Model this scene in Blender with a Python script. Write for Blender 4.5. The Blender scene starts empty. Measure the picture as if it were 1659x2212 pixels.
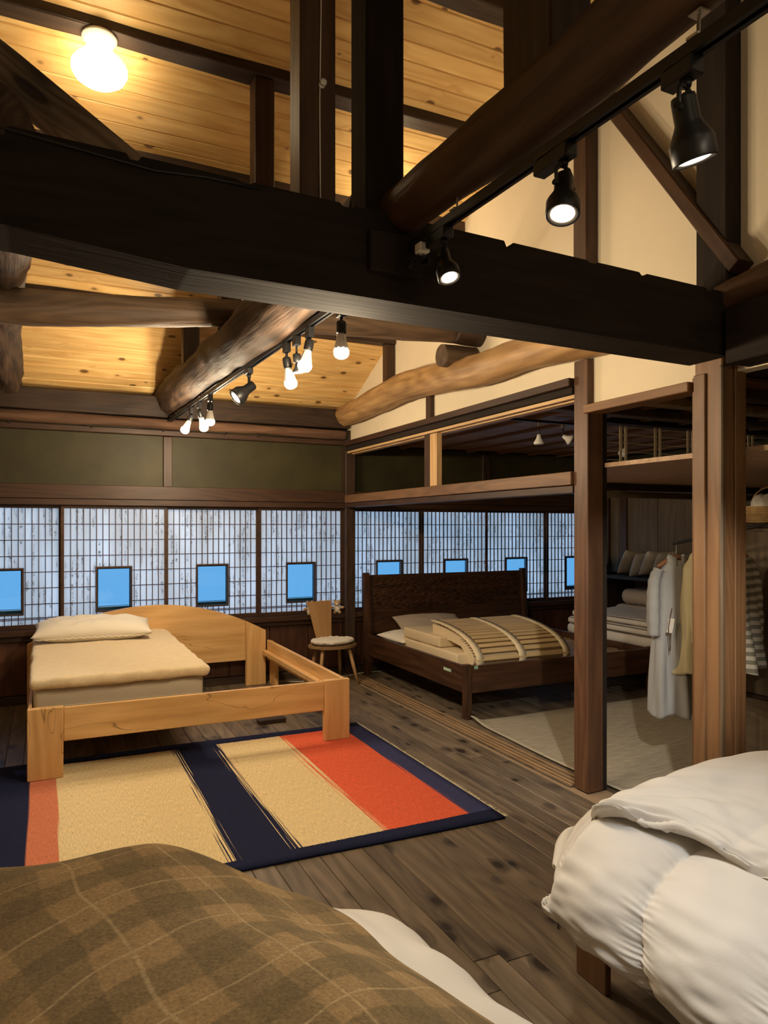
import bpy, bmesh, math, random
from mathutils import Vector, Matrix, Euler, Quaternion, noise
random.seed(7)
sc = bpy.context.scene
C = sc.collection
PI = math.pi
V = Vector
R = math.radians

# ---------------------------------------------------------------- camera, world, exposure
FPX = 1534.0
cam_d = bpy.data.cameras.new('camera'); cam = bpy.data.objects.new('camera', cam_d); C.objects.link(cam)
cam_d.sensor_fit = 'VERTICAL'; cam_d.sensor_height = 24.0; cam_d.lens = 24.0 * FPX / 2212.0
cam.location = (0, 0, 1.55)
YAW = math.atan2(729.5, FPX); PITCH = 0
cam.rotation_euler = (PI/2, 0, -YAW); cam_d.shift_y = 32.0 / 2212.0
cam_d.clip_start = 0.02
sc.camera = cam
w = bpy.data.worlds.new('dusk_sky'); sc.world = w; w.use_nodes = True
wn = w.node_tree.nodes; wl = w.node_tree.links
bg = wn['Background']
tc = wn.new('ShaderNodeTexCoord'); sx = wn.new('ShaderNodeSeparateXYZ'); cr = wn.new('ShaderNodeValToRGB')
wl.new(tc.outputs['Generated'], sx.inputs[0]); wl.new(sx.outputs['Z'], cr.inputs[0]); wl.new(cr.outputs[0], bg.inputs['Color'])
cr.color_ramp.elements[0].position = 0.0; cr.color_ramp.elements[0].color = (0.42, 0.63, 1.0, 1)
cr.color_ramp.elements[1].position = 0.7; cr.color_ramp.elements[1].color = (0.36, 0.56, 1.0, 1)
bg.inputs['Strength'].default_value = 3.6
vs = sc.view_settings
vs.view_transform = 'Standard'; vs.look = 'None'; vs.gamma = 1.0; vs.use_curve_mapping = False; vs.exposure = 0.0
P_BULB, P_GLOBE, P_SPOT = 33.0, 30.0, 30.0      # light output of the three lamp kinds
WARM = (1.0, 0.79, 0.52); WARMG = (1.0, 0.77, 0.47); COOL = (1.0, 0.86, 0.68)

# ---------------------------------------------------------------- calibration in metres
XP, YF, YB = 2.87, 7.0, 2.35        # partition plane, far wall plane, great beam plane
ZE, K = 2.77, 0.465                 # eaves height and roof slope
def roof_z(y): return ZE + K * (YF - y) if y > YB else ZE + K * (YF - YB) - K * (YB - y)

# ---------------------------------------------------------------- materials
MATS = {}
def new_mat(name):
    m = bpy.data.materials.new(name); m.use_nodes = True
    nt = m.node_tree; b = nt.nodes['Principled BSDF']
    return m, nt, b
class N:
    def __init__(s, nt): s.nt = nt
    def n(s, t, **k):
        x = s.nt.nodes.new(t)
        for a, v in k.items(): setattr(x, a, v)
        return x
    def l(s, a, b): s.nt.links.new(a, b)
    def val(s, sock, v):
        if hasattr(v, 'is_output') or isinstance(v, bpy.types.NodeSocket): s.l(v, sock)
        else: sock.default_value = v
    def math(s, op, a, b=0.0, c=0.0, clamp=False):
        x = s.n('ShaderNodeMath', operation=op, use_clamp=clamp)
        s.val(x.inputs[0], a); s.val(x.inputs[1], b); s.val(x.inputs[2], c); return x.outputs[0]
    def vmath(s, op, a, b=(0, 0, 0)):
        x = s.n('ShaderNodeVectorMath', operation=op); s.val(x.inputs[0], a); s.val(x.inputs[1], b); return x.outputs[0]
    def mix(s, f, a, b, mode='MIX'):
        x = s.n('ShaderNodeMix', data_type='RGBA', blend_type=mode); s.val(x.inputs[0], f)
        s.val(x.inputs[6], a if not isinstance(a, tuple) else (*a[:3], 1)); s.val(x.inputs[7], b if not isinstance(b, tuple) else (*b[:3], 1)); return x.outputs[2]
    def noise(s, vec, scale=1.0, detail=2.0, rough=0.5, dist=0.0):
        x = s.n('ShaderNodeTexNoise'); s.l(vec, x.inputs['Vector']); x.inputs['Scale'].default_value = scale
        x.inputs['Detail'].default_value = detail; x.inputs['Roughness'].default_value = rough; x.inputs['Distortion'].default_value = dist
        return x.outputs['Fac']
    def rng(s, v, a, b, c=0.0, d=1.0, smooth=False):
        x = s.n('ShaderNodeMapRange', interpolation_type='SMOOTHSTEP' if smooth else 'LINEAR')
        s.val(x.inputs[0], v); x.inputs[1].default_value = a; x.inputs[2].default_value = b; x.inputs[3].default_value = c; x.inputs[4].default_value = d
        return x.outputs[0]
    def bump(s, h, strength, dist, bsdf):
        x = s.n('ShaderNodeBump'); x.inputs['Strength'].default_value = strength; x.inputs['Distance'].default_value = dist
        s.l(h, x.inputs['Height']); s.l(x.outputs[0], bsdf.inputs['Normal'])

def wood(name, dark, light, axis='x', knots=0.0, knot_scale=(2.2, 7.0), rough=0.5, fine=34.0, ring=1.0, veins=0.0, tint=0.14, bump=0.25, halo_s=0.35, knot_col=None, patches=0.0, spec=0.4):
    key = (name, axis)
    if key in MATS: return MATS[key]
    m, nt, b = new_mat(name + '_' + axis); g = N(nt)
    tc = g.n('ShaderNodeTexCoord'); oi = g.n('ShaderNodeObjectInfo')
    off = g.vmath('SCALE', (31.0, 17.0, 23.0)); nt.nodes[-1].inputs['Scale'].default_value = 1; g.l(oi.outputs['Random'], nt.nodes[-1].inputs['Scale'])
    p = g.vmath('ADD', tc.outputs['Object'], off)
    sp = g.n('ShaderNodeSeparateXYZ'); g.l(p, sp.inputs[0]); X, Y, Z = sp.outputs
    if axis == 'y': X, Y = Y, X
    if axis == 'z': X, Z = Z, X
    def comb(fx, fy, add=None):
        c = g.n('ShaderNodeCombineXYZ'); yy = Y if add is None else g.math('ADD', Y, add); zz = Z if add is None else g.math('ADD', Z, add)
        g.l(g.math('MULTIPLY', X, fx), c.inputs[0]); g.l(g.math('MULTIPLY', yy, fy), c.inputs[1]); g.l(g.math('MULTIPLY', zz, fy), c.inputs[2]); return c.outputs[0]
    k = None; add = None
    if knots > 0:
        vo = g.n('ShaderNodeTexVoronoi'); g.l(comb(knot_scale[0], knot_scale[1]), vo.inputs['Vector']); vo.inputs['Scale'].default_value = 1.0
        sc3 = g.n('ShaderNodeSeparateColor'); g.l(vo.outputs['Color'], sc3.inputs[0])
        pres = g.math('LESS_THAN', sc3.outputs[0], knots)
        rad = g.math('MULTIPLY_ADD', sc3.outputs[1], 0.13, 0.11) if knot_scale[0] > 4 else g.math('MULTIPLY_ADD', sc3.outputs[1], 0.10, 0.05)
        q = g.math('DIVIDE', vo.outputs['Distance'], rad)
        k = g.math('MULTIPLY', g.rng(q, 0.7, 1.25, 1, 0, True), pres)
        halo = g.math('MULTIPLY', g.rng(q, 0.8, 2.8 if knot_scale[0] > 4 else 4.0, 1, 0, True), pres)
        add = g.math('MULTIPLY', halo, 0.035)
    n1 = g.noise(comb(1.6, fine, add), 1.0, 4.0, 0.6)
    n2 = g.noise(comb(0.55, 4.0, add), 1.0, 1.5, 0.5)
    rg = g.math('MULTIPLY_ADD', g.math('SINE', g.math('MULTIPLY', n2, 75.0 * ring)), 0.5, 0.5)
    f = g.math('MULTIPLY_ADD', rg, 0.38 if ring else 0.0, g.math('MULTIPLY', g.rng(n1, 0.3, 0.7), 0.62))
    col = g.mix(f, dark, light)
    if patches:
        n3 = g.noise(comb(0.8, 2.5), 1.0, 3.0, 0.6)
        col = g.mix(g.math('MULTIPLY', g.rng(n3, 0.45, 0.72), patches), col, tuple(x * 0.35 for x in dark))
    if veins:
        n4 = g.noise(comb(0.9, 4.5), 1.0, 3.0, 0.55, 0.4)
        s4 = g.math('ABSOLUTE', g.math('SUBTRACT', g.math('FRACT', g.math('MULTIPLY', n4, 6.0)), 0.5))
        n5 = g.noise(comb(0.5, 1.4), 1.0, 1.0)
        vv = g.math('MULTIPLY', g.rng(s4, 0.0, 0.035, 1, 0), g.rng(n5, 0.44, 0.5))
        col = g.mix(g.math('MULTIPLY', vv, veins), col, tuple(x * 0.30 for x in dark))
    if k is not None:
        kc = knot_col or tuple(x * 0.25 for x in dark)
        col = g.mix(g.math('MULTIPLY', halo, halo_s), col, tuple(x * (0.5 if halo_s > .5 else 1) for x in dark))
        col = g.mix(g.math('MULTIPLY', k, 0.85), col, kc)
    v = g.math('MULTIPLY_ADD', oi.outputs['Random'], 2 * tint, 1 - tint)
    hs = g.n('ShaderNodeHueSaturation'); g.l(v, hs.inputs['Value']); g.l(col, hs.inputs['Color'])
    g.l(hs.outputs[0], b.inputs['Base Color'])
    b.inputs['Roughness'].default_value = rough; b.inputs['Specular IOR Level'].default_value = spec
    g.bump(n1, bump, 0.004 if bump < .8 else 0.011, b)
    MATS[key] = m; return m

def plain(name, col, rough=0.6, metal=0.0, var=0.0, vscale=6.0, bump=0.0, bscale=60.0, emit=None, spec=0.4, sheen=0.0):
    if name in MATS: return MATS[name]
    m, nt, b = new_mat(name); g = N(nt)
    tc = g.n('ShaderNodeTexCoord')
    if var:
        n1 = g.noise(tc.outputs['Object'], vscale, 5.0, 0.6)
        g.l(g.mix(g.rng(n1, 0.3, 0.7), tuple(x * (1 - var) for x in col), tuple(min(1, x * (1 + var)) for x in col)), b.inputs['Base Color'])
    else: b.inputs['Base Color'].default_value = (*col, 1)
    b.inputs['Roughness'].default_value = rough; b.inputs['Metallic'].default_value = metal; b.inputs['Specular IOR Level'].default_value = spec
    if sheen: b.inputs['Sheen Weight'].default_value = sheen
    if bump: g.bump(g.noise(tc.outputs['Object'], bscale, 4.0, 0.65), bump, 0.004, b)
    if emit: b.inputs['Emission Color'].default_value = (*emit[0], 1); b.inputs['Emission Strength'].default_value = emit[1]
    MATS[name] = m; return m

def PINE(a='x'): return wood('ceiling_pine', (0.62, 0.35, 0.115), (0.86, 0.60, 0.25), a, knots=0.42, knot_scale=(6.5, 9.5), rough=0.45, fine=20, tint=0.09, bump=0.1, knot_col=(0.09, 0.035, 0.012))
def FLOORW(a='x'): return wood('floor_cedar', (0.085, 0.063, 0.042), (0.22, 0.168, 0.115), a, halo_s=0.8, knots=0.55, knot_scale=(5.5, 9.0), rough=0.42, fine=30, tint=0.22, bump=0.18, knot_col=(0.018, 0.011, 0.008), patches=0.4)
def BLACKB(a='x'): return wood('black_timber', (0.014, 0.010, 0.008), (0.026, 0.018, 0.013), a, rough=0.85, fine=30, tint=0.1, bump=0.35, spec=0.2)
def DARKT(a='x'): return wood('dark_brown_timber', (0.018, 0.010, 0.007), (0.058, 0.032, 0.019), a, knots=0.2, rough=0.55, fine=30, tint=0.2, bump=0.5)
def REDT(a='x'): return wood('red_brown_timber', (0.030, 0.013, 0.007), (0.072, 0.033, 0.017), a, rough=0.5, fine=30, tint=0.15, bump=0.25)
def MIDT(a='x'): return wood('honey_brown_timber', (0.14, 0.068, 0.030), (0.23, 0.122, 0.055), a, knots=0.12, rough=0.5, fine=26, tint=0.12, bump=0.3, patches=0.35)
def LOGW(a='x'): return wood('rough_log', (0.020, 0.011, 0.007), (0.115, 0.066, 0.038), a, knots=0.2, knot_scale=(1.6, 5.0), rough=0.7, fine=24, tint=0.12, bump=0.9, patches=0.6)
def LOGY(a='x'): return wood('golden_log', (0.20, 0.105, 0.04), (0.46, 0.28, 0.12), a, knots=0.2, knot_scale=(1.6, 5.0), rough=0.5, fine=22, tint=0.05, bump=0.7, patches=0.6)
def BEECH(a='x'): return wood('beech', (0.56, 0.31, 0.11), (0.80, 0.51, 0.225), a, rough=0.4, fine=20, ring=0.5, veins=0.75, tint=0.04, bump=0.05)
def WALNUT(a='x'): return wood('walnut', (0.026, 0.011, 0.006), (0.085, 0.038, 0.019), a, rough=0.38, fine=22, ring=0.8, tint=0.08, bump=0.1)
def STAINW(a='x'): return wood('wainscot_board', (0.045, 0.018, 0.010), (0.095, 0.038, 0.020), a, rough=0.45, fine=26, tint=0.2, bump=0.15)
def OLIVEW(a='x'): return wood('olive_brown_board', (0.085, 0.058, 0.032), (0.15, 0.105, 0.058), a, rough=0.6, fine=16, tint=0.1, bump=0.2)
def SLATW(a='x'): return wood('pale_slat', (0.52, 0.36, 0.17), (0.66, 0.48, 0.25), a, rough=0.5, fine=26, tint=0.06, bump=0.1)
M_CREAM = plain('cream_plaster', (0.74, 0.64, 0.47), 0.85, var=0.05, vscale=1.6, bump=0.25, bscale=14)
M_GREEN = plain('dark_green_plaster', (0.036, 0.030, 0.009), 0.6, var=0.4, vscale=2.0, bump=0.2, bscale=30)
M_BLACK = plain('black_metal', (0.012, 0.012, 0.013), 0.42)
M_STEEL = plain('galvanised_steel', (0.55, 0.54, 0.50), 0.35, 0.9)
M_WHITEP = plain('white_porcelain', (0.82, 0.80, 0.74), 0.35)
M_EMW = plain('lit_lens', (1, 1, 1), 0.5, emit=((1.0, 0.95, 0.84), 14.0))
M_EMB = plain('lit_bulb', (1, 1, 1), 0.5, emit=((1.0, 0.88, 0.68), 9.0))
M_EMG = plain('lit_globe', (1, 1, 1), 0.5, emit=((1.0, 0.80, 0.50), 13.0))
M_MORT = plain('dark_peg_groove', (0.02, 0.013, 0.009), 0.9)  # near-black brown of the rail pegs and headboard grooves
M_LINEN = plain('white_linen', (0.74, 0.69, 0.60), 0.8, bump=0.2, bscale=160, sheen=0.2)
M_SHEET = plain('ivory_sheet', (0.56, 0.49, 0.38), 0.85, bump=0.25, bscale=200)
M_FLEECE = plain('cream_fleece', (0.78, 0.62, 0.38), 0.95, var=0.08, vscale=30, bump=1.0, bscale=220, sheen=0.5)
M_FUR = plain('white_sheepskin', (0.78, 0.72, 0.62), 0.95, bump=1.0, bscale=160, sheen=0.5)
M_CANVAS = plain('natural_canvas', (0.66, 0.53, 0.34), 0.85, bump=0.25, bscale=200)
M_TAUPE = plain('taupe_cotton', (0.40, 0.33, 0.26), 0.9, bump=0.2, bscale=160)
M_GREYSH = plain('grey_cotton', (0.34, 0.34, 0.335), 0.9, bump=0.2, bscale=160)
M_YELSH = plain('pale_yellow_cotton', (0.50, 0.44, 0.27), 0.9, bump=0.2, bscale=160)
M_DUVET = plain('duvet_cotton', (0.70, 0.67, 0.62), 0.62, bump=0.12, bscale=90, sheen=0.3)

# ---------------------------------------------------------------- helpers
def link(name, me, mat=None, parent=None, loc=(0, 0, 0), rot=None, label=None, cat=None, group=None, kind=None):
    o = bpy.data.objects.new(name, me); C.objects.link(o)
    if mat is not None and me is not None and not me.materials: me.materials.append(mat)
    o.location = loc
    if rot is not None:
        if isinstance(rot, Quaternion): o.rotation_mode = 'QUATERNION'; o.rotation_quaternion = rot
        else: o.rotation_euler = rot
    if parent is not None: o.parent = parent
    tag(o, label, cat, group, kind); return o
def tag(o, label=None, cat=None, group=None, kind=None):
    if label: o['label'] = label
    if cat: o['category'] = cat
    if group: o['group'] = group
    if kind: o['kind'] = kind
    return o
def thing(name, label, cat, loc=(0, 0, 0), rotz=0, group=None):
    o = bpy.data.objects.new(name, None); C.objects.link(o); o.location = loc; o.rotation_euler = (0, 0, rotz)
    o.empty_display_size = 0.1
    return tag(o, label, cat, group)
def mesh(bm, smooth=False, name='m'):
    me = bpy.data.meshes.new(name); bmesh.ops.recalc_face_normals(bm, faces=bm.faces)
    if smooth:
        for f in bm.faces: f.smooth = True
    bm.to_mesh(me); bm.free(); return me
def bx(bm, lo, hi, bev=0.0, mat=None):
    r = bmesh.ops.create_cube(bm, size=1.0)
    vs_ = r['verts']
    for v in vs_:
        v.co = V([lo[i] + (v.co[i] + 0.5) * (hi[i] - lo[i]) for i in range(3)])
        if mat is not None: v.co = mat @ v.co
    if bev:
        es = list({e for v in vs_ for e in v.link_edges})
        bmesh.ops.bevel(bm, geom=es, offset=bev, segments=1, affect='EDGES')
    return bm
def box_mesh(lo, hi, bev=0.003):
    bm = bmesh.new(); bx(bm, lo, hi, bev); return mesh(bm)
def box(name, lo, hi, mat, parent=None, bev=0.003, off=None, **k):
    """world box; the object sits at its own low centre"""
    c = V([(lo[0] + hi[0]) / 2, (lo[1] + hi[1]) / 2, lo[2]])
    me = box_mesh(V(lo) - c, V(hi) - c, bev)
    po = V(parent.location) if (parent is not None and off is None) else V((0, 0, 0))
    return link(name, me, mat, parent, c - po, **k)
def boxes(name, lst, mat, parent=None, bev=0.002, **k):
    bm = bmesh.new(); po = V(parent.location) if parent is not None else V((0, 0, 0))
    for lo, hi in lst: bx(bm, V(lo) - po, V(hi) - po, bev)
    return link(name, mesh(bm), mat, parent, **k)
def frame_q(d, up=V((0, 0, 1))):
    x = d.normalized(); y = up.cross(x)
    if y.length < 1e-4: y = V((0, 1, 0))
    y.normalize(); z = x.cross(y)
    return Matrix((x, y, z)).transposed().to_quaternion()
def subdiv_prism(n, w, h, L, bev, wob, seed):
    """squared timber along local X with slightly uneven faces and chamfered arrises"""
    bm = bmesh.new(); prof = []
    b = bev
    for (sy, sz) in ((-1, -1), (1, -1), (1, 1), (-1, 1)):
        y, z = sy * w / 2, sz * h / 2
        a = [(y, z - sz * b), (y - sy * b, z)]
        if sy * sz > 0: a = a[::-1] if False else a
        prof.append((sy, sz, a))
    pts = []
    for sy, sz, a in prof:
        pts += a if (sy * sz < 0) else a[::-1]
    # order around the section by angle
    pts = sorted(pts, key=lambda p: math.atan2(p[1] / h, p[0] / w))
    rings = []
    for i in range(n + 1):
        x = L * i / n
        dy = wob * noise.noise(V((x * 1.3, seed, 0))); dz = wob * noise.noise(V((x * 1.3, seed, 9)))
        rings.append([bm.verts.new((x, p[0] + dy + wob * .5 * noise.noise(V((x * 4, j, seed))), p[1] + dz + wob * .5 * noise.noise(V((x * 4, j + 20, seed))))) for j, p in enumerate(pts)])
    m = len(pts)
    for i in range(n):
        for j in range(m):
            bm.faces.new((rings[i][j], rings[i][(j + 1) % m], rings[i + 1][(j + 1) % m], rings[i + 1][j]))
    bm.faces.new(rings[0]); bm.faces.new(rings[-1])
    return bm
def timber(name, p0, p1, w, h, mat, parent=None, bev=0.006, wob=0.004, up=V((0, 0, 1)), **k):
    """p0->p1 is the centre line; w across (local Y), h (local Z)"""
    p0, p1 = V(p0), V(p1); L = (p1 - p0).length
    po = V(parent.location) if parent is not None else V((0, 0, 0))
    bm = subdiv_prism(max(2, int(L / 0.25)), w, h, L, bev, wob, random.random() * 50)
    return link(name, mesh(bm), mat, parent, p0 - po, frame_q(p1 - p0, up), **k)
def tube_bm(pts, rad, seg=12, bm=None, cap=True, nz=0.0, seed=0.0, sq=1.0):
    bm = bm or bmesh.new(); pts = [V(p) for p in pts]; n = len(pts)
    if not hasattr(rad, '__len__'): rad = [rad] * n
    rings = []; up = V((0, 0, 1))
    for i, p in enumerate(pts):
        d = (pts[min(i + 1, n - 1)] - pts[max(i - 1, 0)]).normalized()
        if i == 0:
            a = d.orthogonal().normalized() if abs(d.z) > .95 else up.cross(d).normalized()
        else:
            a = (a - d * a.dot(d)).normalized()
        b = d.cross(a)
        ring = []
        for j in range(seg):
            t = 2 * PI * j / seg; r = rad[i]
            if nz: r *= 1 + nz * noise.noise(V((p.x * 1.7 + math.cos(t) * 1.2 + seed, p.y * 1.7 + math.sin(t) * 1.2, p.z * 1.7 + seed))) + nz * .5 * noise.noise(V((p.x * 5.1 + math.cos(t) * 2.6 + seed, p.y * 5.1 + math.sin(t) * 2.6, p.z * 5.1 + 7))) + nz * .22 * noise.noise(V((p.x * 4 + seed, math.cos(t) * 7, math.sin(t) * 7)))
            ring.append(bm.verts.new(p + a * (math.cos(t) * r) + b * (math.sin(t) * r * sq)))
        rings.append(ring)
    for i in range(n - 1):
        for j in range(seg): bm.faces.new((rings[i][j], rings[i][(j + 1) % seg], rings[i + 1][(j + 1) % seg], rings[i + 1][j]))
    if cap: bm.faces.new(rings[0][::-1]); bm.faces.new(rings[-1])
    return bm
def smooth_sides(me):
    for f in me.polygons: f.use_smooth = len(f.vertices) == 4
    return me
def tube(name, pts, rad, mat, parent=None, seg=12, **k):
    po = V(parent.location) if parent is not None else V((0, 0, 0))
    me = mesh(tube_bm([V(p) - po for p in pts], rad, seg)); smooth_sides(me)
    return link(name, me, mat, parent, **k)
def interp(knots, t):
    """Catmull-Rom through knots, t in 0..1"""
    n = len(knots) - 1; f = min(max(t * n, 0), n - 1e-6); i = int(f); u = f - i
    p = [V(knots[max(0, min(n, i + d))]) for d in (-1, 0, 1, 2)]
    return 0.5 * ((2 * p[1]) + (p[2] - p[0]) * u + (2 * p[0] - 5 * p[1] + 4 * p[2] - p[3]) * u * u + (3 * p[1] - p[0] - 3 * p[2] + p[3]) * u ** 3)
def log(name, knots, radii, mat, seg=28, n=60, nz=0.10, label=None, cat='beam', **k):
    """rough round log; local X runs along it so the grain follows"""
    p0, p1 = V(knots[0]), V(knots[-1]); q = frame_q(p1 - p0); qi = q.inverted()
    loc = [qi @ (V(p) - p0) for p in knots]
    pts = [interp(loc, i / (n - 1)) for i in range(n)]
    rr = [interp([(r, 0, 0) for r in radii], i / (n - 1)).x * (1 + .03 * noise.noise(V((i * .35, k.get('seed', 1.3), 0)))) for i in range(n)]
    sd = k.pop('seed', 1.3)
    bm = tube_bm(pts, rr, seg, nz=nz, seed=sd); me = mesh(bm); smooth_sides(me)
    return link(name, me, mat, None, p0, q, label=label, cat=cat, **k)
def prism_bm(poly, lo, hi, ax=1, bm=None):
    """extrude polygon; ax is the extrusion axis (0,1,2); poly gives the other two coordinates in order"""
    bm = bm or bmesh.new()
    def mk(p, c):
        l = list(p); l.insert(ax, c); return bm.verts.new(l)
    a = [mk(p, lo) for p in poly]; b = [mk(p, hi) for p in poly]; n = len(poly)
    bm.faces.new(a); bm.faces.new(b[::-1])
    for i in range(n): bm.faces.new((a[i], b[i], b[(i + 1) % n], a[(i + 1) % n]))
    return bm
def prism(name, poly, lo, hi, mat, ax=1, parent=None, bev=0.0, loc=(0, 0, 0), **k):
    bm = prism_bm(poly, lo, hi, ax)
    if bev: bmesh.ops.bevel(bm, geom=[e for e in bm.edges], offset=bev, segments=1, affect='EDGES')
    po = V(parent.location) if parent is not None else V((0, 0, 0))
    for v in bm.verts: v.co -= V(loc)
    return link(name, mesh(bm), mat, parent, V(loc) - po, **k)
def lathe_bm(prof, seg=24, bm=None, fins=0, fin=0.0):
    bm = bm or bmesh.new(); rings = []
    for r, z in prof:
        rr = [r * (1 + (fin if fins and (j * fins // seg) % 2 else 0)) for j in range(seg)]
        rings.append([bm.verts.new((rr[j] * math.cos(2 * PI * j / seg), rr[j] * math.sin(2 * PI * j / seg), z)) for j in range(seg)])
    for i in range(len(rings) - 1):
        for j in range(seg): bm.faces.new((rings[i][j], rings[i][(j + 1) % seg], rings[i + 1][(j + 1) % seg], rings[i + 1][j]))
    bm.faces.new(rings[0]); bm.faces.new(rings[-1]); return bm
def lathe(name, prof, mat, parent=None, loc=(0, 0, 0), rot=None, seg=24, smooth=True, **k):
    f = k.pop('fins', 0); fi = k.pop('fin', 0.0)
    me = mesh(lathe_bm(prof, seg, None, f, fi))
    if smooth: smooth_sides(me)
    return link(name, me, mat, parent, loc, rot, **k)
def cut(o, cutters):
    """carve boxes out of an object's mesh for good (world boxes; object unrotated or given a matrix)"""
    bm = bmesh.new()
    for lo, hi in cutters: bx(bm, lo, hi)
    me = mesh(bm); c = bpy.data.objects.new('cutter', me); C.objects.link(c)
    md = o.modifiers.new('cut', 'BOOLEAN'); md.object = c; md.operation = 'DIFFERENCE'; md.solver = 'EXACT'
    bpy.context.view_layer.update()
    dg = bpy.context.evaluated_depsgraph_get()
    nm = bpy.data.meshes.new_from_object(o.evaluated_get(dg))
    o.modifiers.clear(); o.data = nm
    bpy.data.objects.remove(c)
def grid_surface(nu, nv, fn, uvfn=None, closed=False):
    me = bpy.data.meshes.new('grid'); vs_ = [fn(i / (nu - 1), j / (nv - 1)) for j in range(nv) for i in range(nu)]
    fs = [(j * nu + i, j * nu + i + 1, (j + 1) * nu + i + 1, (j + 1) * nu + i) for j in range(nv - 1) for i in range(nu - 1)]
    me.from_pydata(vs_, [], fs); me.update()
    uv = me.uv_layers.new(name='UVMap')
    us = [(uvfn(i / (nu - 1), j / (nv - 1)) if uvfn else (i / (nu - 1), j / (nv - 1))) for j in range(nv) for i in range(nu)]
    for l in me.loops: uv.data[l.index].uv = us[l.vertex_index]
    for f in me.polygons: f.use_smooth = True
    return me
def solid(o, t, offset=-1.0):
    m = o.modifiers.new('thickness', 'SOLIDIFY'); m.thickness = t; m.offset = offset; return o
def sm(a, b, x):
    t = min(1, max(0, (x - a) / (b - a))); return t * t * (3 - 2 * t)
def cushion_mesh(w, d, h, n=28, nz=0.01, seed=0.0, p=2.6, droop=0.0, pinch=0.12):
    """pillow: two bulged faces joined at a seam, pinched corners"""
    bm = bmesh.new(); top = []; bot = []
    for j in range(n + 1):
        rt = []; rb = []
        for i in range(n + 1):
            u = -1 + 2 * i / n; v = -1 + 2 * j / n
            s = 1 - pinch * (1 - abs(u)) * 0 - 0
            x = u * w / 2 * (1 - pinch * (1 - v * v) * 0 - pinch * .5 * (u * u) * (1 - v * v)); y = v * d / 2 * (1 - pinch * .5 * (v * v) * (1 - u * u))
            b_ = max(0, (1 - abs(u) ** p)) ** .55 * max(0, (1 - abs(v) ** p)) ** .55
            a_ = nz * noise.noise(V((x * 9 + seed, y * 9, seed))) + nz * .5 * noise.noise(V((x * 22 + seed, y * 22, seed)))
            zc = droop * noise.noise(V((x * 2 + seed, y * 2, 3)))
            t_ = bm.verts.new((x, y, h / 2 + zc + b_ * (h / 2 + a_)))
            edge = i in (0, n) or j in (0, n)
            rt.append(t_); rb.append(t_ if edge else bm.verts.new((x, y, h / 2 + zc * .3 - b_ * h / 2 * .98)))
        top.append(rt); bot.append(rb)
    for j in range(n):
        for i in range(n):
            bm.faces.new((top[j][i], top[j][i + 1], top[j + 1][i + 1], top[j + 1][i]))
            bm.faces.new((bot[j][i], bot[j + 1][i], bot[j + 1][i + 1], bot[j][i + 1]))
    return mesh(bm, True)
def pad_mesh(lo, hi, r, n=(24, 24, 4), nz=0.0, seed=0.0, freq=6.0):
    """thick rounded pad (mattress, folded futon) with soft uneven faces"""
    bm = bmesh.new(); bx(bm, lo, hi)
    bmesh.ops.bevel(bm, geom=list(bm.edges), offset=r, segments=4, affect='EDGES', profile=0.5)
    L = hi[0] - lo[0], hi[1] - lo[1], hi[2] - lo[2]
    for ax in range(3):
        for i in range(1, n[ax]):
            c = lo[ax] + r + (L[ax] - 2 * r) * i / n[ax]
            no = [0, 0, 0]; no[ax] = 1; co = [0, 0, 0]; co[ax] = c
            bmesh.ops.bisect_plane(bm, geom=bm.verts[:] + bm.edges[:] + bm.faces[:], plane_co=co, plane_no=no)
    cx = V([(lo[i] + hi[i]) / 2 for i in range(3)])
    if nz:
        for v in bm.verts:
            k = nz * (noise.noise(v.co * freq + V((seed, 0, 0))) + .5 * noise.noise(v.co * freq * 2.7))
            d = (v.co - cx); d = V((d.x / L[0], d.y / L[1], d.z / L[2])); v.co += d.normalized() * k
    return mesh(bm, True)

# ================================================================ THE SETTING
# ---- floor: cedar boards running toward the far wall
FT = -0.004
fl = box('floor', (-2.6, -2.6, -0.08), (6.6, 7.1, FT - 0.004), plain('floor_gap_dust', (0.30, 0.21, 0.13), 0.8), None, 0, kind='structure')
pw = 0.108; PLM = {}
def floor_row(x, segs, wdt=pw):
    for (a, b) in segs:
        Lr = round(b - a, 2)
        key = (Lr, wdt)
        if key not in PLM: PLM[key] = box_mesh((0, -wdt / 2 + .0008, -0.018), (Lr - .0026, wdt / 2 - .0008, 0), .0022)
        link('floor_plank', PLM[key], FLOORW(), fl, V((x, a, 0)) - fl.location, Euler((0, 0, PI / 2)))
x = -1.27; i = 0
while x < 2.78:
    r_ = random.Random(i * 7 + 3)
    cuts = [-0.4, round(r_.uniform(1.2, 2.2), 2), round(r_.uniform(3.1, 4.6), 2), 7.0]
    if x < -.3: cuts = [-0.4, 7.0]
    floor_row(x, list(zip(cuts[:-1], cuts[1:]))); x += pw; i += 1
x = 2.99 + pw / 2
while x < 6.5:
    floor_row(x, [(0.6, 7.0)] if i % 2 else [(0.6, 3.9), (3.9, 7.0)]); x += pw; i += 1
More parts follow.
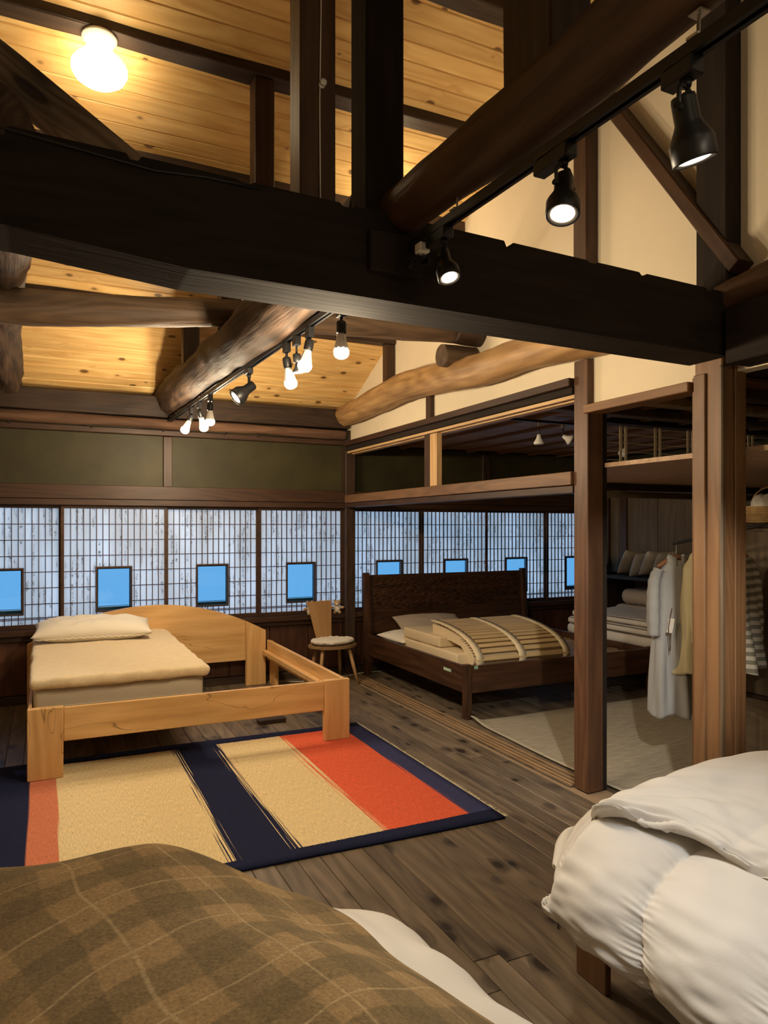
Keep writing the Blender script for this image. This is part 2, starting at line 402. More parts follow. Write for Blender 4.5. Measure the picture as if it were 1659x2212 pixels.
# ---- ceiling: pine boards across the far roof slope
th = math.atan(K); pl = 0.105; ct, st = math.cos(th), math.sin(th)
ce = prism('ceiling', [(YF + .25, roof_z(YF) - K * .25 + .024), (YF + .25, roof_z(YF) - K * .25 + .09), (YB, roof_z(YB) + .10), (-2.7, roof_z(-2.7) + .09), (-2.7, roof_z(-2.7) + .02), (YB, roof_z(YB) + .024)], -2.7, 3.0, plain('roof_deck', (0.06, 0.03, 0.012), 0.8), ax=0, kind='structure')
pm = box_mesh((-2.65, -pl / 2 + .0007, 0), (2.888, pl / 2 - .0007, .020), .0055)
n_pl = int((YF - YB) / ct / pl) + 1
for i in range(n_pl):
    s_ = (i + .5) * pl
    y = YF + .05 - s_ * ct; z = ZE - .05 * K + s_ * st
    link('ceiling_board', pm, PINE(), ce, (0, y, z), Euler((-th, 0, 0)))
# ---- far wall
wf = boxes('wall_far', [((-2.6, 7.02, -.08), (6.6, 7.12, .644)), ((-2.6, 7.022, 1.751), (6.6, 7.12, 2.85)), ((-2.6, 7.02, .5), (-.80, 7.12, 1.85)), ((6.40, 7.02, .5), (6.6, 7.12, 1.85))], M_GREEN, bev=0, kind='structure')
for a, b, nm in ((-.80, 1.0, 0), (1.08, 2.83, 0), (2.94, 4.58, 0), (4.68, 6.42, 0)):
    box('plaster_panel', (a, 6.985, 1.93), (b, 7.02, 2.42), M_GREEN, wf, .002)
bw = .41; x = -1.24
while x < 6.2:
    if not (2.60 < x < 2.9):
        box('wainscot_board', (x + .003, 6.972, .075), (min(x + bw, 2.83 if x < 2.83 else 6.4) - .003, 7.018, .545), STAINW('z'), wf, .004)
    else:
        x = 2.94 - bw
    x += bw
box('trim_1', (-2.6, 6.945, 0), (2.83, 7.02, .07), DARKT('x'), None, .004, kind='structure')
box('trim_2', (2.94, 6.945, 0), (6.4, 7.02, .07), DARKT('x'), None, .004, kind='structure')
for i, (a, b) in enumerate(((-2.6, 2.83), (2.94, 6.4))):
    q = boxes('trim_%d' % (3 + i), [((a, 6.90, .598), (b, 7.02, .645)), ((a, 6.94, .548), (b, 7.02, .594))], REDT('x'), kind='structure')
    boxes('trim_%d' % (5 + i), [((a, 6.905, 1.745), (b, 7.02, 1.80)), ((a, 6.89, 1.803), (b, 7.02, 1.925))], REDT('x'), kind='structure')
# ---- paper screens
def m_paper():
    m, nt, b = new_mat('written_screen_paper'); g = N(nt)
    tc = g.n('ShaderNodeTexCoord'); oi = g.n('ShaderNodeObjectInfo')
    off = g.n('ShaderNodeVectorMath', operation='SCALE'); off.inputs[0].default_value = (13., 3., 7.); g.l(oi.outputs['Random'], off.inputs['Scale'])
    p = g.vmath('ADD', tc.outputs['Object'], off.outputs[0])
    sp = g.n('ShaderNodeSeparateXYZ'); g.l(p, sp.inputs[0])
    def cb(a, c, z=0.0):
        q = g.n('ShaderNodeCombineXYZ'); g.l(g.math('MULTIPLY', sp.outputs[0], a), q.inputs[0]); g.l(g.math('MULTIPLY', sp.outputs[2], c), q.inputs[1]); q.inputs[2].default_value = z; return q.outputs[0]
    # brush strokes: thin contour lines of a noise field, gathered into vertical columns of writing
    n1 = g.noise(cb(80, 60), 1.0, 1.5, 0.5, 0.8)
    st1 = g.rng(g.math('ABSOLUTE', g.math('SUBTRACT', n1, 0.5)), 0.022, 0.05, 1, 0)
    colw = g.math('PINGPONG', g.math('MULTIPLY', sp.outputs[0], 1 / .046), 0.5)
    cm = g.rng(colw, 0.20, 0.27, 0, 1)
    n2 = g.noise(cb(11, 2.6), 1.0, 1.0)
    n3 = g.noise(cb(26, 16), 1.0, 0.0)
    mask = g.math('MULTIPLY', g.math('MULTIPLY', cm, g.rng(n2, 0.49, 0.55)), g.rng(n3, 0.40, 0.5))
    ink = g.math('MULTIPLY', st1, mask)
    n4 = g.noise(cb(3, 1.2), 1.0, 2.0); strips = g.noise(cb(9, .3), 1.0, 0.0)
    base = g.mix(g.rng(n4, .3, .7), (0.66, 0.64, 0.59), (0.80, 0.79, 0.75))
    base = g.mix(g.math('MULTIPLY', g.rng(strips, .55, .6), .25), base, (0.55, 0.52, 0.47))
    col = g.mix(g.math('MULTIPLY', ink, .85), base, (0.03, 0.025, 0.025))
    d = g.n('ShaderNodeBsdfDiffuse'); t = g.n('ShaderNodeBsdfTranslucent'); mx = g.n('ShaderNodeMixShader'); mx.inputs[0].default_value = 0.72
    g.l(col, d.inputs[0]); g.l(col, t.inputs[0]); g.l(d.outputs[0], mx.inputs[1]); g.l(t.outputs[0], mx.inputs[2])
    g.l(mx.outputs[0], nt.nodes['Material Output'].inputs[0]); nt.nodes.remove(b); return m
M_PAPER = m_paper()
mg, ntg, bgx = new_mat('window_glass'); gg = N(ntg)
t_ = gg.n('ShaderNodeBsdfTransparent'); t_.inputs[0].default_value = (.30, .45, .50, 1); gl_ = gg.n('ShaderNodeBsdfGlossy'); gl_.inputs['Roughness'].default_value = .03
mx_ = gg.n('ShaderNodeMixShader'); mx_.inputs[0].default_value = .06; gg.l(t_.outputs[0], mx_.inputs[1]); gg.l(gl_.outputs[0], mx_.inputs[2]); gg.l(mx_.outputs[0], ntg.nodes['Material Output'].inputs[0]); ntg.nodes.remove(bgx)
M_LINER = plain('pale_window_liner', (0.70, 0.74, 0.78), 0.6)
SB = .0068
vb_full = box_mesh((-SB / 2, -.013, 0), (SB / 2, 0, 1.030), 0)
vb_up = box_mesh((-SB / 2, -.013, 0), (SB / 2, 0, 1.720 - 1.190), 0)
vb_dn = box_mesh((-SB / 2, -.013, 0), (SB / 2, 0, .775 - .690), 0)
hb_full = box_mesh((0, -.012, -SB / 2), (.844, -.001, SB / 2), 0)
def shoji(nwin, x0, x1, dy, y=6.975):
    """one sliding screen; local origin at its lower left corner"""
    W = x1 - x0; e = thing('window_%d' % nwin, None, None, (x0, y + dy, .646)); e['kind'] = 'structure'
    b = bmesh.new()
    bx(b, (0, -.018, 0), (.028, .012, 1.10), .002); bx(b, (W - .028, -.018, 0), (W, .012, 1.10), .002)
    bx(b, (.028, -.018, 0), (W - .028, .012, .04), .002); bx(b, (.028, -.018, 1.07), (W - .028, .012, 1.10), .002)
    link('window_frame', mesh(b), REDT('x'), e)
    ox0, ox1, oz0, oz1 = .290, .606, .125, .540
    b = bmesh.new()
    for lo, hi in (((.02, .0, .03), (ox0 + .005, .001, 1.08)), ((ox1 - .005, 0, .03), (W - .02, .001, 1.08)), ((ox0 + .005, 0, .03), (ox1 - .005, .001, oz0 + .005)), ((ox0 + .005, 0, oz1 - .005), (ox1 - .005, .001, 1.08))): bx(b, lo, hi)
    link('paper', mesh(b), M_PAPER, e)
    nb = 16; st_ = (W - .056) / nb
    for k in range(1, nb):
        xx = .028 + st_ * k
        if ox0 - .002 < xx < ox1 + .002:
            link('lattice_bar', vb_up, REDT('z'), e, (xx, 0, oz1)); link('lattice_bar', vb_dn, REDT('z'), e, (xx, 0, .04))
        else: link('lattice_bar', vb_full, REDT('z'), e, (xx, 0, .04))
    for k in range(1, 10):
        zz = 1.07 - .142 * k if k < 7 else (1.07 - .142 * 6.85 + .0, .085, .06)[k - 7]
        if k == 9: continue
        if oz0 < zz < oz1:
            link('lattice_bar', box_mesh((.028, -.012, zz - SB / 2), (ox0, -.001, zz + SB / 2), 0), REDT('x'), e)
            link('lattice_bar', box_mesh((ox1, -.012, zz - SB / 2), (W - .028, -.001, zz + SB / 2), 0), REDT('x'), e)
        else: link('lattice_bar', box_mesh((.028, -.012, zz - SB / 2), (W - .028, -.001, zz + SB / 2), 0), REDT('x'), e)
    f = .014; b = bmesh.new()
    for lo, hi in (((ox0, -.022, oz0), (ox0 + f, .01, oz1)), ((ox1 - f, -.022, oz0), (ox1, .01, oz1)), ((ox0 + f, -.022, oz0), (ox1 - f, .01, oz0 + f)), ((ox0 + f, -.022, oz1 - f), (ox1 - f, .01, oz1))): bx(b, lo, hi, .001)
    link('viewing_frame', mesh(b), REDT('z'), e)
    g = .010; a0, a1, c0, c1 = ox0 + f, ox1 - f, oz0 + f, oz1 - f; b = bmesh.new()
    for lo, hi in (((a0, .012, c0), (a0 + g, .016, c1)), ((a1 - g, .012, c0), (a1, .016, c1)), ((a0 + g, .012, c0), (a1 - g, .016, c0 + .030)), ((a0 + g, .012, c1 - g), (a1 - g, .016, c1))): bx(b, lo, hi)
    link('pane_liner', mesh(b), M_LINER, e)
    link('sash_line', box_mesh((a0 + .014, .009, c0 + .036), (a1 - .014, .012, c0 + .041), 0), M_BLACK, e)
    link('glass_pane', box_mesh((a0, .004, c0), (a1, .007, c1), 0), mg, e)
xs = [(-.785, .128), (.115, 1.038), (1.020, 1.932), (1.918, 2.832), (2.945, 3.79), (3.775, 4.65), (4.635, 5.52), (5.505, 6.385)]
for i, (a, b) in enumerate(xs): shoji(i + 1, a, b, 0.0 if i % 2 else .034)
# outside: eave over the windows and ground below them
prism('trim_7', [(7.12, 2.38), (8.1, 1.98), (8.1, 1.95), (7.12, 2.33)], -2.8, 6.8, plain('eave_board', (0.2, 0.15, 0.1), .8), ax=0, kind='structure')
# ---- side, near and right walls that close the rooms
prism('wall_left', [(-2.7, -.08), (7.12, -.08), (7.12, 2.8), (YB, roof_z(YB) + .05), (-2.7, roof_z(-2.7) + .05)], -2.7, -2.6, M_CREAM, ax=0, kind='structure')
prism('wall_near', [(-2.7, -.08), (6.6, -.08), (6.6, 2.55), (2.95, 2.55), (2.95, 4.9), (-2.7, 4.9)][0:6], -2.7, -2.6, M_CREAM, ax=1, kind='structure')
wr = box('wall_right', (6.46, -2.7, -.08), (6.56, 7.12, 2.6), M_GREEN, None, 0, kind='structure')
y = 3.0
while y < 6.9:
    box('wall_board', (6.43, y + .004, .02), (6.458, min(y + .62, 6.97) - .004, 2.3), OLIVEW('z'), wr, .003); y += .62
for yy in (4.2, 5.42, 6.62): box('post', (6.40, yy - .05, 0), (6.43, yy + .05, 2.34), REDT('z'), wr, .004)
# gable wall above the partition (cream plaster)
prism('wall_gable', [(7.0, 2.43), (3.30, 2.43), (3.30, 2.255), (2.40, 2.255), (2.40, 2.27), (-2.65, 2.27), (-2.65, roof_z(-2.65) + .05), (YB, roof_z(YB) + .05), (7.0, roof_z(7.0) + .05)], 2.885, 2.96, M_CREAM, ax=0, kind='structure')
# ceiling of the next room
c2 = box('ceiling_right', (2.965, -2.65, 2.46), (6.6, 7.1, 2.52), plain('dark_deck', (0.05, 0.03, 0.02), .8), None, 0, kind='structure')
y = 3.1
CB = box_mesh((2.97, -.17, 2.435), (6.44, .17, 2.455), .003)
CBC = box_mesh((-1.735, -.178, 0), (1.735, .178, .02), .003)
while y < 7.0:
    link('ceiling_board', CBC, wood('warm_ceiling_board', (0.20, 0.095, 0.045), (0.33, 0.17, 0.085), 'x', rough=.5, tint=.2), c2, V((4.705, y, 2.432)) - c2.location); y += .37
for k, xx in enumerate((3.10, 3.50, 3.93, 4.36, 4.79, 5.22, 5.65, 6.08)):
    box('ceiling_batten', (xx, 3.05, 2.402), (xx + .04, 6.97, 2.431), MIDT('y'), c2, .003)
# floor track of the partition (grooved sill)
tk = boxes('trim_8', [((2.82, 3.35, -.004), (2.985, 6.93, .003))], FLOORW('y'), kind='structure')
for a in (2.828, 2.866, 2.904, 2.950): link('sill_runner', box_mesh((0, 0, 0), (.012, 3.58, .008), .001), wood('sill_wood', (0.30, 0.18, 0.09), (0.48, 0.31, 0.16), 'y', rough=.5), tk, (a, 3.35, .003))

# ================================================================ TIMBER FRAME
CT = 'beam'
# great beam with open housings along its top
bt = []
def btop(x): return 2.672 - .022 * max(0, x + .1) * .9
notches = [(-.20, -.10, .035), (.218, .257, .022), (.555, .60, .014), (.905, .955, .016), (1.575, 1.612, .030), (1.98, 2.03, .014), (2.262, 2.300, .018), (2.66, 2.70, .02)]
x = -2.6; bt.append((x, 2.69))
for a, b, d in notches:
    bt += [(a, btop(a)), (a + .004, btop(a) - d), (b - .006, btop(b) - d), (b, btop(b))]
bt += [(2.80, btop(2.80))]
bot = [(2.80, 2.325), (1.5, 2.338), (.4, 2.348), (-.1, 2.392), (-2.6, 2.40)]
gb = prism('tie_beam', bt + bot, 2.24, 2.46, BLACKB('x'), ax=1, bev=.004, loc=(0, 2.24, 2.4), label='massive black squared tie beam with notched top spanning the room', cat='beam')
cut(gb, [((1.02 + dx, 2.22 - 2.24, -.085), (1.06 + dx, 2.30 - 2.24, -.045)) for dx in (0, .55)] + [((-.3, .05, -.02), (-.1, .10, .008)), ((2.0, .03, -.09), (2.25, .07, -.058)), ((.45, .12, -.07), (.75, .17, -.038))])
gb.data.materials.clear(); gb.data.materials.append(BLACKB('x'))
th_ = box('beam_key_block', (1.00, 2.205, 2.43), (1.20, 2.238, 2.57), BLACKB('z'), None, .005)
th_.parent = gb; th_.location = th_.location - gb.location
# the beam's prolongation in the gable line, toward the camera
timber('tie_beam', (2.83, 2.20, 2.40), (2.83, -2.5, 2.40), .20, .25, BLACKB(), label='black beam running toward the camera from the large door post', cat=CT)
# purlins under the roof
def purlin(y0, zb, hgt, lab, wd=.135, mat=None):
    return timber('purlin', (-2.58, y0 + wd / 2, zb + hgt / 2), (2.88, y0 + wd / 2, zb + hgt / 2), wd, hgt, mat or DARKT(), wob=.008, label=lab, cat='beam', group=None)
p1 = purlin(3.95, 4.128, .12, 'dark roof purlin that carries the lit globe lamp with the pale base')
purlin(3.28, 4.435, .12, 'topmost dark roof purlin visible behind the wide post on the near log')
purlin(4.62, 3.745, .16, 'brown roof purlin just above the massive black tie beam')
purlin(5.80, 3.215, .14, 'lowest dark roof purlin passing just above the horizontal log')
purlin(YB - .07, roof_z(YB) - .22, .16, 'ridge timber at the top of the roof above the tall black post')
# wall plate and rough edge log along the far wall
timber('wall_plate', (-2.58, 6.93, 2.665), (2.84, 6.93, 2.665), .19, .19, DARKT(), wob=.010, label='thick dark wall plate beam under the sloping ceiling on the far wall', cat=CT)
log('edge_log', [(-2.55, 6.885, 2.515), (-1, 6.88, 2.52), (.6, 6.88, 2.512), (2.0, 6.88, 2.515), (2.82, 6.885, 2.51)], [.052, .048, .05, .046, .050], wood('peeled_bark_log', (0.055, 0.026, 0.015), (0.15, 0.08, 0.046), 'x', knots=.1, rough=.8, bump=1.0, fine=10, patches=.6), seg=14, n=90, nz=.22, seed=4, label='long reddish half-round log strip below the wall plate on the far wall', cat='beam')
rl = box('picture_rail', (-2.58, 6.90, 2.405), (2.835, 6.985, 2.455), REDT('x'), None, .004, label='thin reddish rail with dark pegs above the green plaster band', cat='rail')
for xx in (-1.0, -.30, .36, .98, 1.55, 1.88, 2.18, 2.62): box('peg', (xx, 6.888, 2.440), (xx + .022, 6.902, 2.462), M_MORT, rl, .001)
for a, b, lab in ((1.0, 1.08, 'short reddish wall stud between two green plaster panels'), (-.88, -.80, 'short reddish wall stud at the left end of the green plaster band')):
    box('wall_stud', (a, 6.955, 1.928), (b, 7.018, 2.403), REDT('z'), None, .004, label=lab, cat='post')
box('wall_stud', (4.58, 6.955, 1.928), (4.68, 7.018, 2.395), DARKT('z'), None, .004, label='short dark wall stud on the green plaster of the next room', cat='post')
box('corner_post', (2.832, 6.88, 0), (2.940, 7.018, 2.56), DARKT('z'), None, .006, label='dark corner post between the two rows of paper screens', cat='post')
# logs
log('round_log', [(1.07, 6.98, 2.74), (1.09, 6.0, 2.745), (1.12, 4.9, 2.73), (1.09, 4.2, 2.69), (1.13, 3.3, 2.70), (1.16, 2.44, 2.71)], [.155, .165, .155, .145, .15, .14], LOGW(), seg=32, n=90, nz=.16, seed=2, label='thick crooked log from the far wall to the black tie beam', cat='beam')
log('round_log', [(1.15, 2.50, 2.685), (1.155, 2.2, 2.68), (1.155, 1.5, 2.645), (1.15, .9, 2.66), (1.12, -.3, 2.68), (1.1, -2.55, 2.70)], [.085, .086, .088, .088, .09, .09], wood('red_brown_log', (0.062, 0.030, 0.016), (0.135, 0.068, 0.036), 'x', knots=.2, knot_scale=(1.6, 5.), rough=.55, fine=22, bump=.9, patches=.5), seg=32, n=80, nz=.10, seed=5, label='smooth reddish brown log crossing the upper right foreground', cat='beam')
log('round_log', [(-2.58, 4.5, 2.66), (-1.2, 4.47, 2.72), (-.2, 4.46, 2.778), (.4, 4.46, 2.825), (1.05, 4.46, 2.892), (2.0, 4.46, 2.945), (2.72, 4.46, 2.972)], [.105, .102, .100, .092, .086, .090, .082], wood('grey_brown_log', (0.075, 0.045, 0.026), (0.20, 0.125, 0.072), 'x', knots=.2, knot_scale=(1.4, 4.), rough=.6, fine=20, bump=.9, patches=.5), seg=28, n=90, nz=.10, seed=8, label='long level log crossing behind the tie beam toward the cream gable', cat='beam')
log('log_stub', [(2.60, 4.50, 2.80), (2.75, 4.50, 2.80), (2.884, 4.50, 2.80)], [.082, .086, .086], wood('grey_brown_log', (0.075, 0.045, 0.026), (0.20, 0.125, 0.072), 'x'), seg=24, n=10, nz=.05, seed=9, label='short sawn log stub sticking out of the cream gable under the level log', cat='beam')
log('log_stub', [(2.66, 4.42, 2.965), (2.78, 4.42, 2.965), (2.884, 4.42, 2.965)], [.085, .092, .092], DARKT(), seg=24, n=10, nz=.05, seed=19, label='dark log end joining the level log to the cream gable', cat='beam')
log('round_log', [(-.34, 6.98, 2.80), (-.31, 6.0, 2.88), (-.27, 5.2, 2.95), (-.22, 4.46, 2.99), (-.18, 3.6, 2.93), (-.16, 2.50, 2.80)], [.15, .15, .14, .135, .13, .13], LOGW(), seg=28, n=90, nz=.20, seed=12, label='gnarled dark log at the left edge of the picture', cat='beam')
log('gable_log', [(2.80, 6.98, 2.70), (2.79, 6.4, 2.705), (2.77, 5.5, 2.745), (2.77, 4.8, 2.70), (2.77, 4.2, 2.655), (2.77, 3.6, 2.655), (2.80, 3.0, 2.61), (2.82, 2.47, 2.58)], [.095, .115, .125, .118, .115, .105, .10, .09], LOGY(), seg=32, n=110, nz=.13, seed=15, label='golden curved log lying along the cream plaster wall above the partition', cat='beam')
log('gable_log', [(2.84, 2.30, 2.60), (2.82, 1.9, 2.62), (2.82, 1.2, 2.66), (2.84, .2, 2.66)], [.075, .09, .10, .10], wood('red_brown_log', (0.062, 0.030, 0.016), (0.135, 0.068, 0.036), 'x'), seg=24, n=50, nz=.1, seed=17, label='reddish log running toward the camera at the right edge above the door post', cat='beam')
# struts and posts above
def strut(lab, lo, hi, mat, **k): return box('roof_strut', lo, hi, mat, None, .006, label=lab, cat='post', **k)
strut('reddish-brown roof strut between the crooked log and the globe lamp purlin', (1.072, 3.97, 2.84), (1.19, 4.08, 4.128), REDT('z'))
strut('short dark roof strut standing on the crooked log under the lowest purlin', (.992, 5.82, 2.86), (1.12, 5.93, 3.216), DARKT('z'))
strut('short dark roof strut where the level log crosses the crooked log', (1.03, 4.63, 2.86), (1.165, 4.76, 3.746), DARKT('z'))
strut('thin brown roof strut on the golden log against the cream gable', (2.79, 5.82, 2.84), (2.88, 5.90, 3.216), REDT('z'))
cp = strut('brown squared roof post with a white cable down its face', (.775, 2.29, 2.66), (.905, 2.405, roof_z(YB) - .13), wood('worn_brown_post', (0.055, 0.028, 0.016), (0.13, 0.07, 0.04), 'z', rough=.5, fine=24, bump=.5))
strut('tall black squared roof post on the tie beam next to a log', (1.015, 2.28, 2.655), (1.165, 2.42, roof_z(YB) - .22), BLACKB('z'))
bp = thing('roof_strut', 'wide grey-brown post standing on the near log at the top of the picture', 'post', (1.16, 1.47, 2.70))
link('post_body', mesh(subdiv_prism(8, .20, .13, 1.6, .006, .004, 3.3)), DARKT('x'), bp, (0, 0, 0), Euler((0, -PI / 2, 0)))
# knee of the black post on the log: dark diagonal behind the tie beam
if False: timber('knee_brace', (1.42, 2.62, 2.62), (.98, 2.62, 2.98), .07, .10, BLACKB(), label='small black diagonal brace behind the tie beam above the crooked log', cat='brace')
wb = timber('weathered_brace', (-1.05, 2.62, 3.62), (.36, 2.62, 2.72), .10, .125, wood('weathered_plank', (0.07, 0.048, 0.032), (0.32, 0.225, 0.145), 'x', knots=.2, knot_scale=(1.5, 5.), rough=.75, fine=16, bump=1.0, ring=1.3), label='weathered grained diagonal timber at the upper left behind the tie beam', cat='brace', wob=.01)
# gable bracing
timber('gable_brace', (2.83, 3.13, 4.06), (2.83, 2.20, 2.72), .07, .105, REDT(), up=V((1, 0, 0)), label='reddish diagonal brace across the cream gable wall', cat='brace', bev=.008)
box('gable_stud', (2.80, 3.18, 2.60), (2.884, 3.30, roof_z(3.2) - .02), REDT('z'), None, .008, label='slender reddish stud on the cream gable beside the diagonal brace', cat='post')
box('gable_post', (2.79, 2.245, 2.60), (2.93, 2.415, roof_z(YB) - .23), BLACKB('z'), None, .006, label='tall black post above the door post against the cream gable', cat='post')
box('gable_stud', (2.84, 5.10, 2.445), (2.884, 5.17, 2.64), REDT('z'), None, .004, label='very short reddish stud in the plaster strip below the golden log', cat='post')

# ---- cable and insulators on the brown post
cb = thing('surface_cable', 'thin white cable with porcelain insulators running down the brown roof post', 'cable', (.845, 2.28, 2.70))
tube('wire', [(.845, 2.283, 2.67), (.842, 2.281, 3.0), (.846, 2.279, 3.3), (.848, 2.281, 3.7), (.846, 2.281, 4.4)], .0022, M_WHITEP, cb, 6)
for zz in (3.06, 3.38, 3.72):
    lathe('insulator', [(.009, 0), (.012, .004), (.012, .010), (.007, .013), (.007, .018), (.012, .021), (.011, .027), (.004, .030)], M_WHITEP, cb, V((.850, 2.288, zz)) - cb.location, Euler((PI / 2, 0, 0)), seg=14)
tube('beam_cable', [(-.9, 2.232, 2.72), (-.10, 2.232, 2.655), (.1, 2.232, 2.64), (.30, 2.232, 2.625), (.45, 2.232, 2.638), (.62, 2.232, 2.636)], .004, M_BLACK, None, 6, label='thin black cable lying along the top edge of the tie beam', cat='cable')

# ================================================================ PARTITION
# main thin post of the partition
pp = box('partition_post', (2.838, 3.215, 0), (2.955, 3.335, 2.53), wood('old_brown_post', (0.065, 0.030, 0.016), (0.15, 0.072, 0.036), 'z', rough=.45, fine=22, bump=.5, patches=.3), None, .004, label='reddish-brown square post at the end of the floor track, scarred with mortises', cat='post')
cut(pp, [((-.08, -.05 + a, z0), (-.05, -.05 + a + b, z1)) for a, b, z0, z1 in ((.02, .016, 1.80, 1.93), (.035, .012, 2.06, 2.10), (.06, .02, 2.30, 2.36), (.025, .014, 2.42, 2.50), (.05, .012, 2.00, 2.03))])
pp.data.materials.clear(); pp.data.materials.append(MATS[('old_brown_post', 'z')])
ext = box('post_facing', (2.955, 3.22, 0), (2.99, 3.33, 2.22), BLACKB('z'), None, .003); ext.parent = pp; ext.location = ext.location - pp.location
box('lintel', (2.815, 3.336, 1.800), (2.91, 6.878, 1.880), MIDT('y') if False else wood('brown_lintel', (0.12, 0.060, 0.030), (0.22, 0.12, 0.060), 'y', rough=.5), None, .004, label='brown horizontal lintel board across the partition opening', cat='beam')
lt = boxes('lintel_track', [((2.83, 3.336, 1.752), (2.93, 6.878, 1.796))], REDT('y'), label='thin reddish sliding-door head track directly under the brown lintel', cat='rail')
box('upper_rail', (2.80, 3.336, 2.387), (2.883, 6.878, 2.436), REDT('y'), None, .004, label='upper reddish-brown rail below the cream plaster strip of the partition', cat='rail')
box('upper_rail', (2.825, 3.336, 2.342), (2.93, 6.878, 2.384), BLACKB('y'), None, .003, label='near-black groove rail just below the upper reddish-brown rail', cat='rail')
boxes('upper_rail', [((2.845, 3.336, 2.318), (2.875, 6.878, 2.340)), ((2.895, 3.336, 2.310), (2.96, 6.878, 2.340))], wood('pale_rail', (0.42, 0.25, 0.11), (0.60, 0.40, 0.20), 'y'), label='pale raw wood rail lowest of the three partition rails', cat='rail')
us = thing('transom_stud', 'half brown half pale stud standing on the lintel in the transom opening', 'post', (2.87, 5.08, 1.88))
box('dark_half', (2.83, 5.095, 1.881), (2.90, 5.175, 2.309), REDT('z'), us, .003)
box('pale_half', (2.835, 4.975, 1.881), (2.885, 5.090, 2.309), wood('pale_rail', (0.42, 0.25, 0.11), (0.60, 0.40, 0.20), 'z', patches=.3), us, .003)
box('upper_rail', (2.80, 2.47, 2.205), (2.93, 3.214, 2.253), MIDT('y'), None, .004, label='honey brown rail under the cream plaster between the two partition posts', cat='rail')
# large carved door post
dp = thing('door_post', 'large honey brown post of joined timbers with old mortises at the right', 'post', (2.87, 2.35, 0))
core = box('post_core', (2.80, 2.275, 0), (2.955, 2.430, 2.345), MIDT('z'), dp, .006)
cut(core, [(V(a) - V((2.8775, 2.3525, 0)), V(b) - V((2.8775, 2.3525, 0))) for a, b in (((2.79, 2.285, 2.13), (2.812, 2.335, 2.235)), ((2.79, 2.36, 2.00), (2.815, 2.372, 2.33)), ((2.85, 2.265, 2.16), (2.862, 2.285, 2.27)), ((2.815, 2.265, 2.19), (2.83, 2.285, 2.225)), ((2.79, 2.31, 1.705), (2.805, 2.40, 1.712)), ((2.79, 2.39, 1.68), (2.805, 2.40, 1.73)), ((2.84, 2.265, 1.705), (2.93, 2.283, 1.711)), ((2.79, 2.348, 0), (2.803, 2.353, 1.68)))])
core.data.materials.clear(); core.data.materials.append(MIDT('z'))
box('side_strip', (2.845, 2.432, 0), (2.875, 2.485, 2.275), MIDT('z'), dp, .004)
box('side_strip', (2.957, 2.300, 0), (2.995, 2.40, 2.315), MIDT('z'), dp, .004)
box('face_strip', (2.786, 2.36, 0), (2.799, 2.425, 2.27), MIDT('z'), dp, .003)
box('face_strip', (2.872, 2.262, 0), (2.94, 2.274, 2.30), MIDT('z'), dp, .003)
box('corner_bead', (2.783, 2.262, .0), (2.81, 2.283, 2.29), wood('grey_worn_wood', (0.10, 0.065, 0.035), (0.18, 0.12, 0.07), 'z'), dp, .006)
box('post_head', (2.79, 2.27, 2.3455), (2.93, 2.44, 2.42), BLACKB('z'), dp, .006)
box('beam_end_block', (2.815, 2.20, 2.30), (2.90, 2.262, 2.56), BLACKB('z'), dp, .008)
box('beam_end_block', (2.80, 2.14, 2.44), (2.90, 2.199, 2.53), BLACKB('y'), dp, .006)
# low ceiling slab, lattice transom and rails of the bay behind the door post
sl = prism('loft_board', [(2.97, .6), (6.44, .6), (6.44, 4.38), (3.86, 4.38), (2.97, 3.32)], 1.900, 1.925, wood('shelf_board', (0.32, 0.20, 0.12), (0.50, 0.34, 0.22), 'x', rough=.5, ring=1.4), ax=2)
sl['label'] = 'wide wooden underside of the low ceiling behind the door post'; sl['category'] = 'shelf'
for z0, z1, m in ((1.845, 1.897, DARKT('x')), (1.785, 1.835, OLIVEW('x'))):
    box('cross_rail', (3.80, 4.33, z0), (6.44, 4.42, z1), m, None, .003, label='dark rail under the low ceiling board, %s of two' % ('upper' if z0 > 1.84 else 'lower'), cat='rail')
lat = thing('lattice_transom', 'delicate lattice transom of thin bars above the low ceiling board', 'lattice', (3.85, 4.38, 1.926))
MB_ = plain('bamboo_tan', (0.55, 0.44, 0.27), .6)
for zz in (1.95, 2.02, 2.09, 2.16, 2.23, 2.30, 2.36): box('thin_bar', (3.86, 4.387, zz), (6.44, 4.391, zz + .004), MB_, lat, 0)
for xx in (4.20, 4.58, 4.96, 5.34, 5.72):
    for d in (0, .055): box('upright_slat', (xx + d, 4.380, 1.93), (xx + d + .026, 4.386, 2.376), MB_, lat, .001)
boxes('cross_rail', [((3.80, 4.32, 2.378), (6.44, 4.44, 2.43))], DARKT('x'), label='dark head rail above the lattice transom', cat='rail')
for (yy, zz, m, lab) in ((3.9, 2.36, OLIVEW('x'), 'olive brown cross joist nearest the lattice'), (3.45, 2.36, plain('yellow_straw_edge', (0.42, 0.32, 0.15), .8, var=.3, vscale=12), 'pale yellow straw-edged joist above the low bay'), (3.1, 2.37, OLIVEW('x'), 'olive brown cross joist nearest the partition posts')):
    box('cross_joist', (2.97, yy, zz), (6.44, yy + .11, zz + .06), m, None, .004, label=lab, cat='beam')
# dark back wall and flue seen through the lattice are the right wall; post at the window end
box('end_post', (6.385, 6.86, 0), (6.459, 6.97, 2.40), REDT('z'), None, .004, label='reddish post where the paper screens meet the right wall', cat='post')

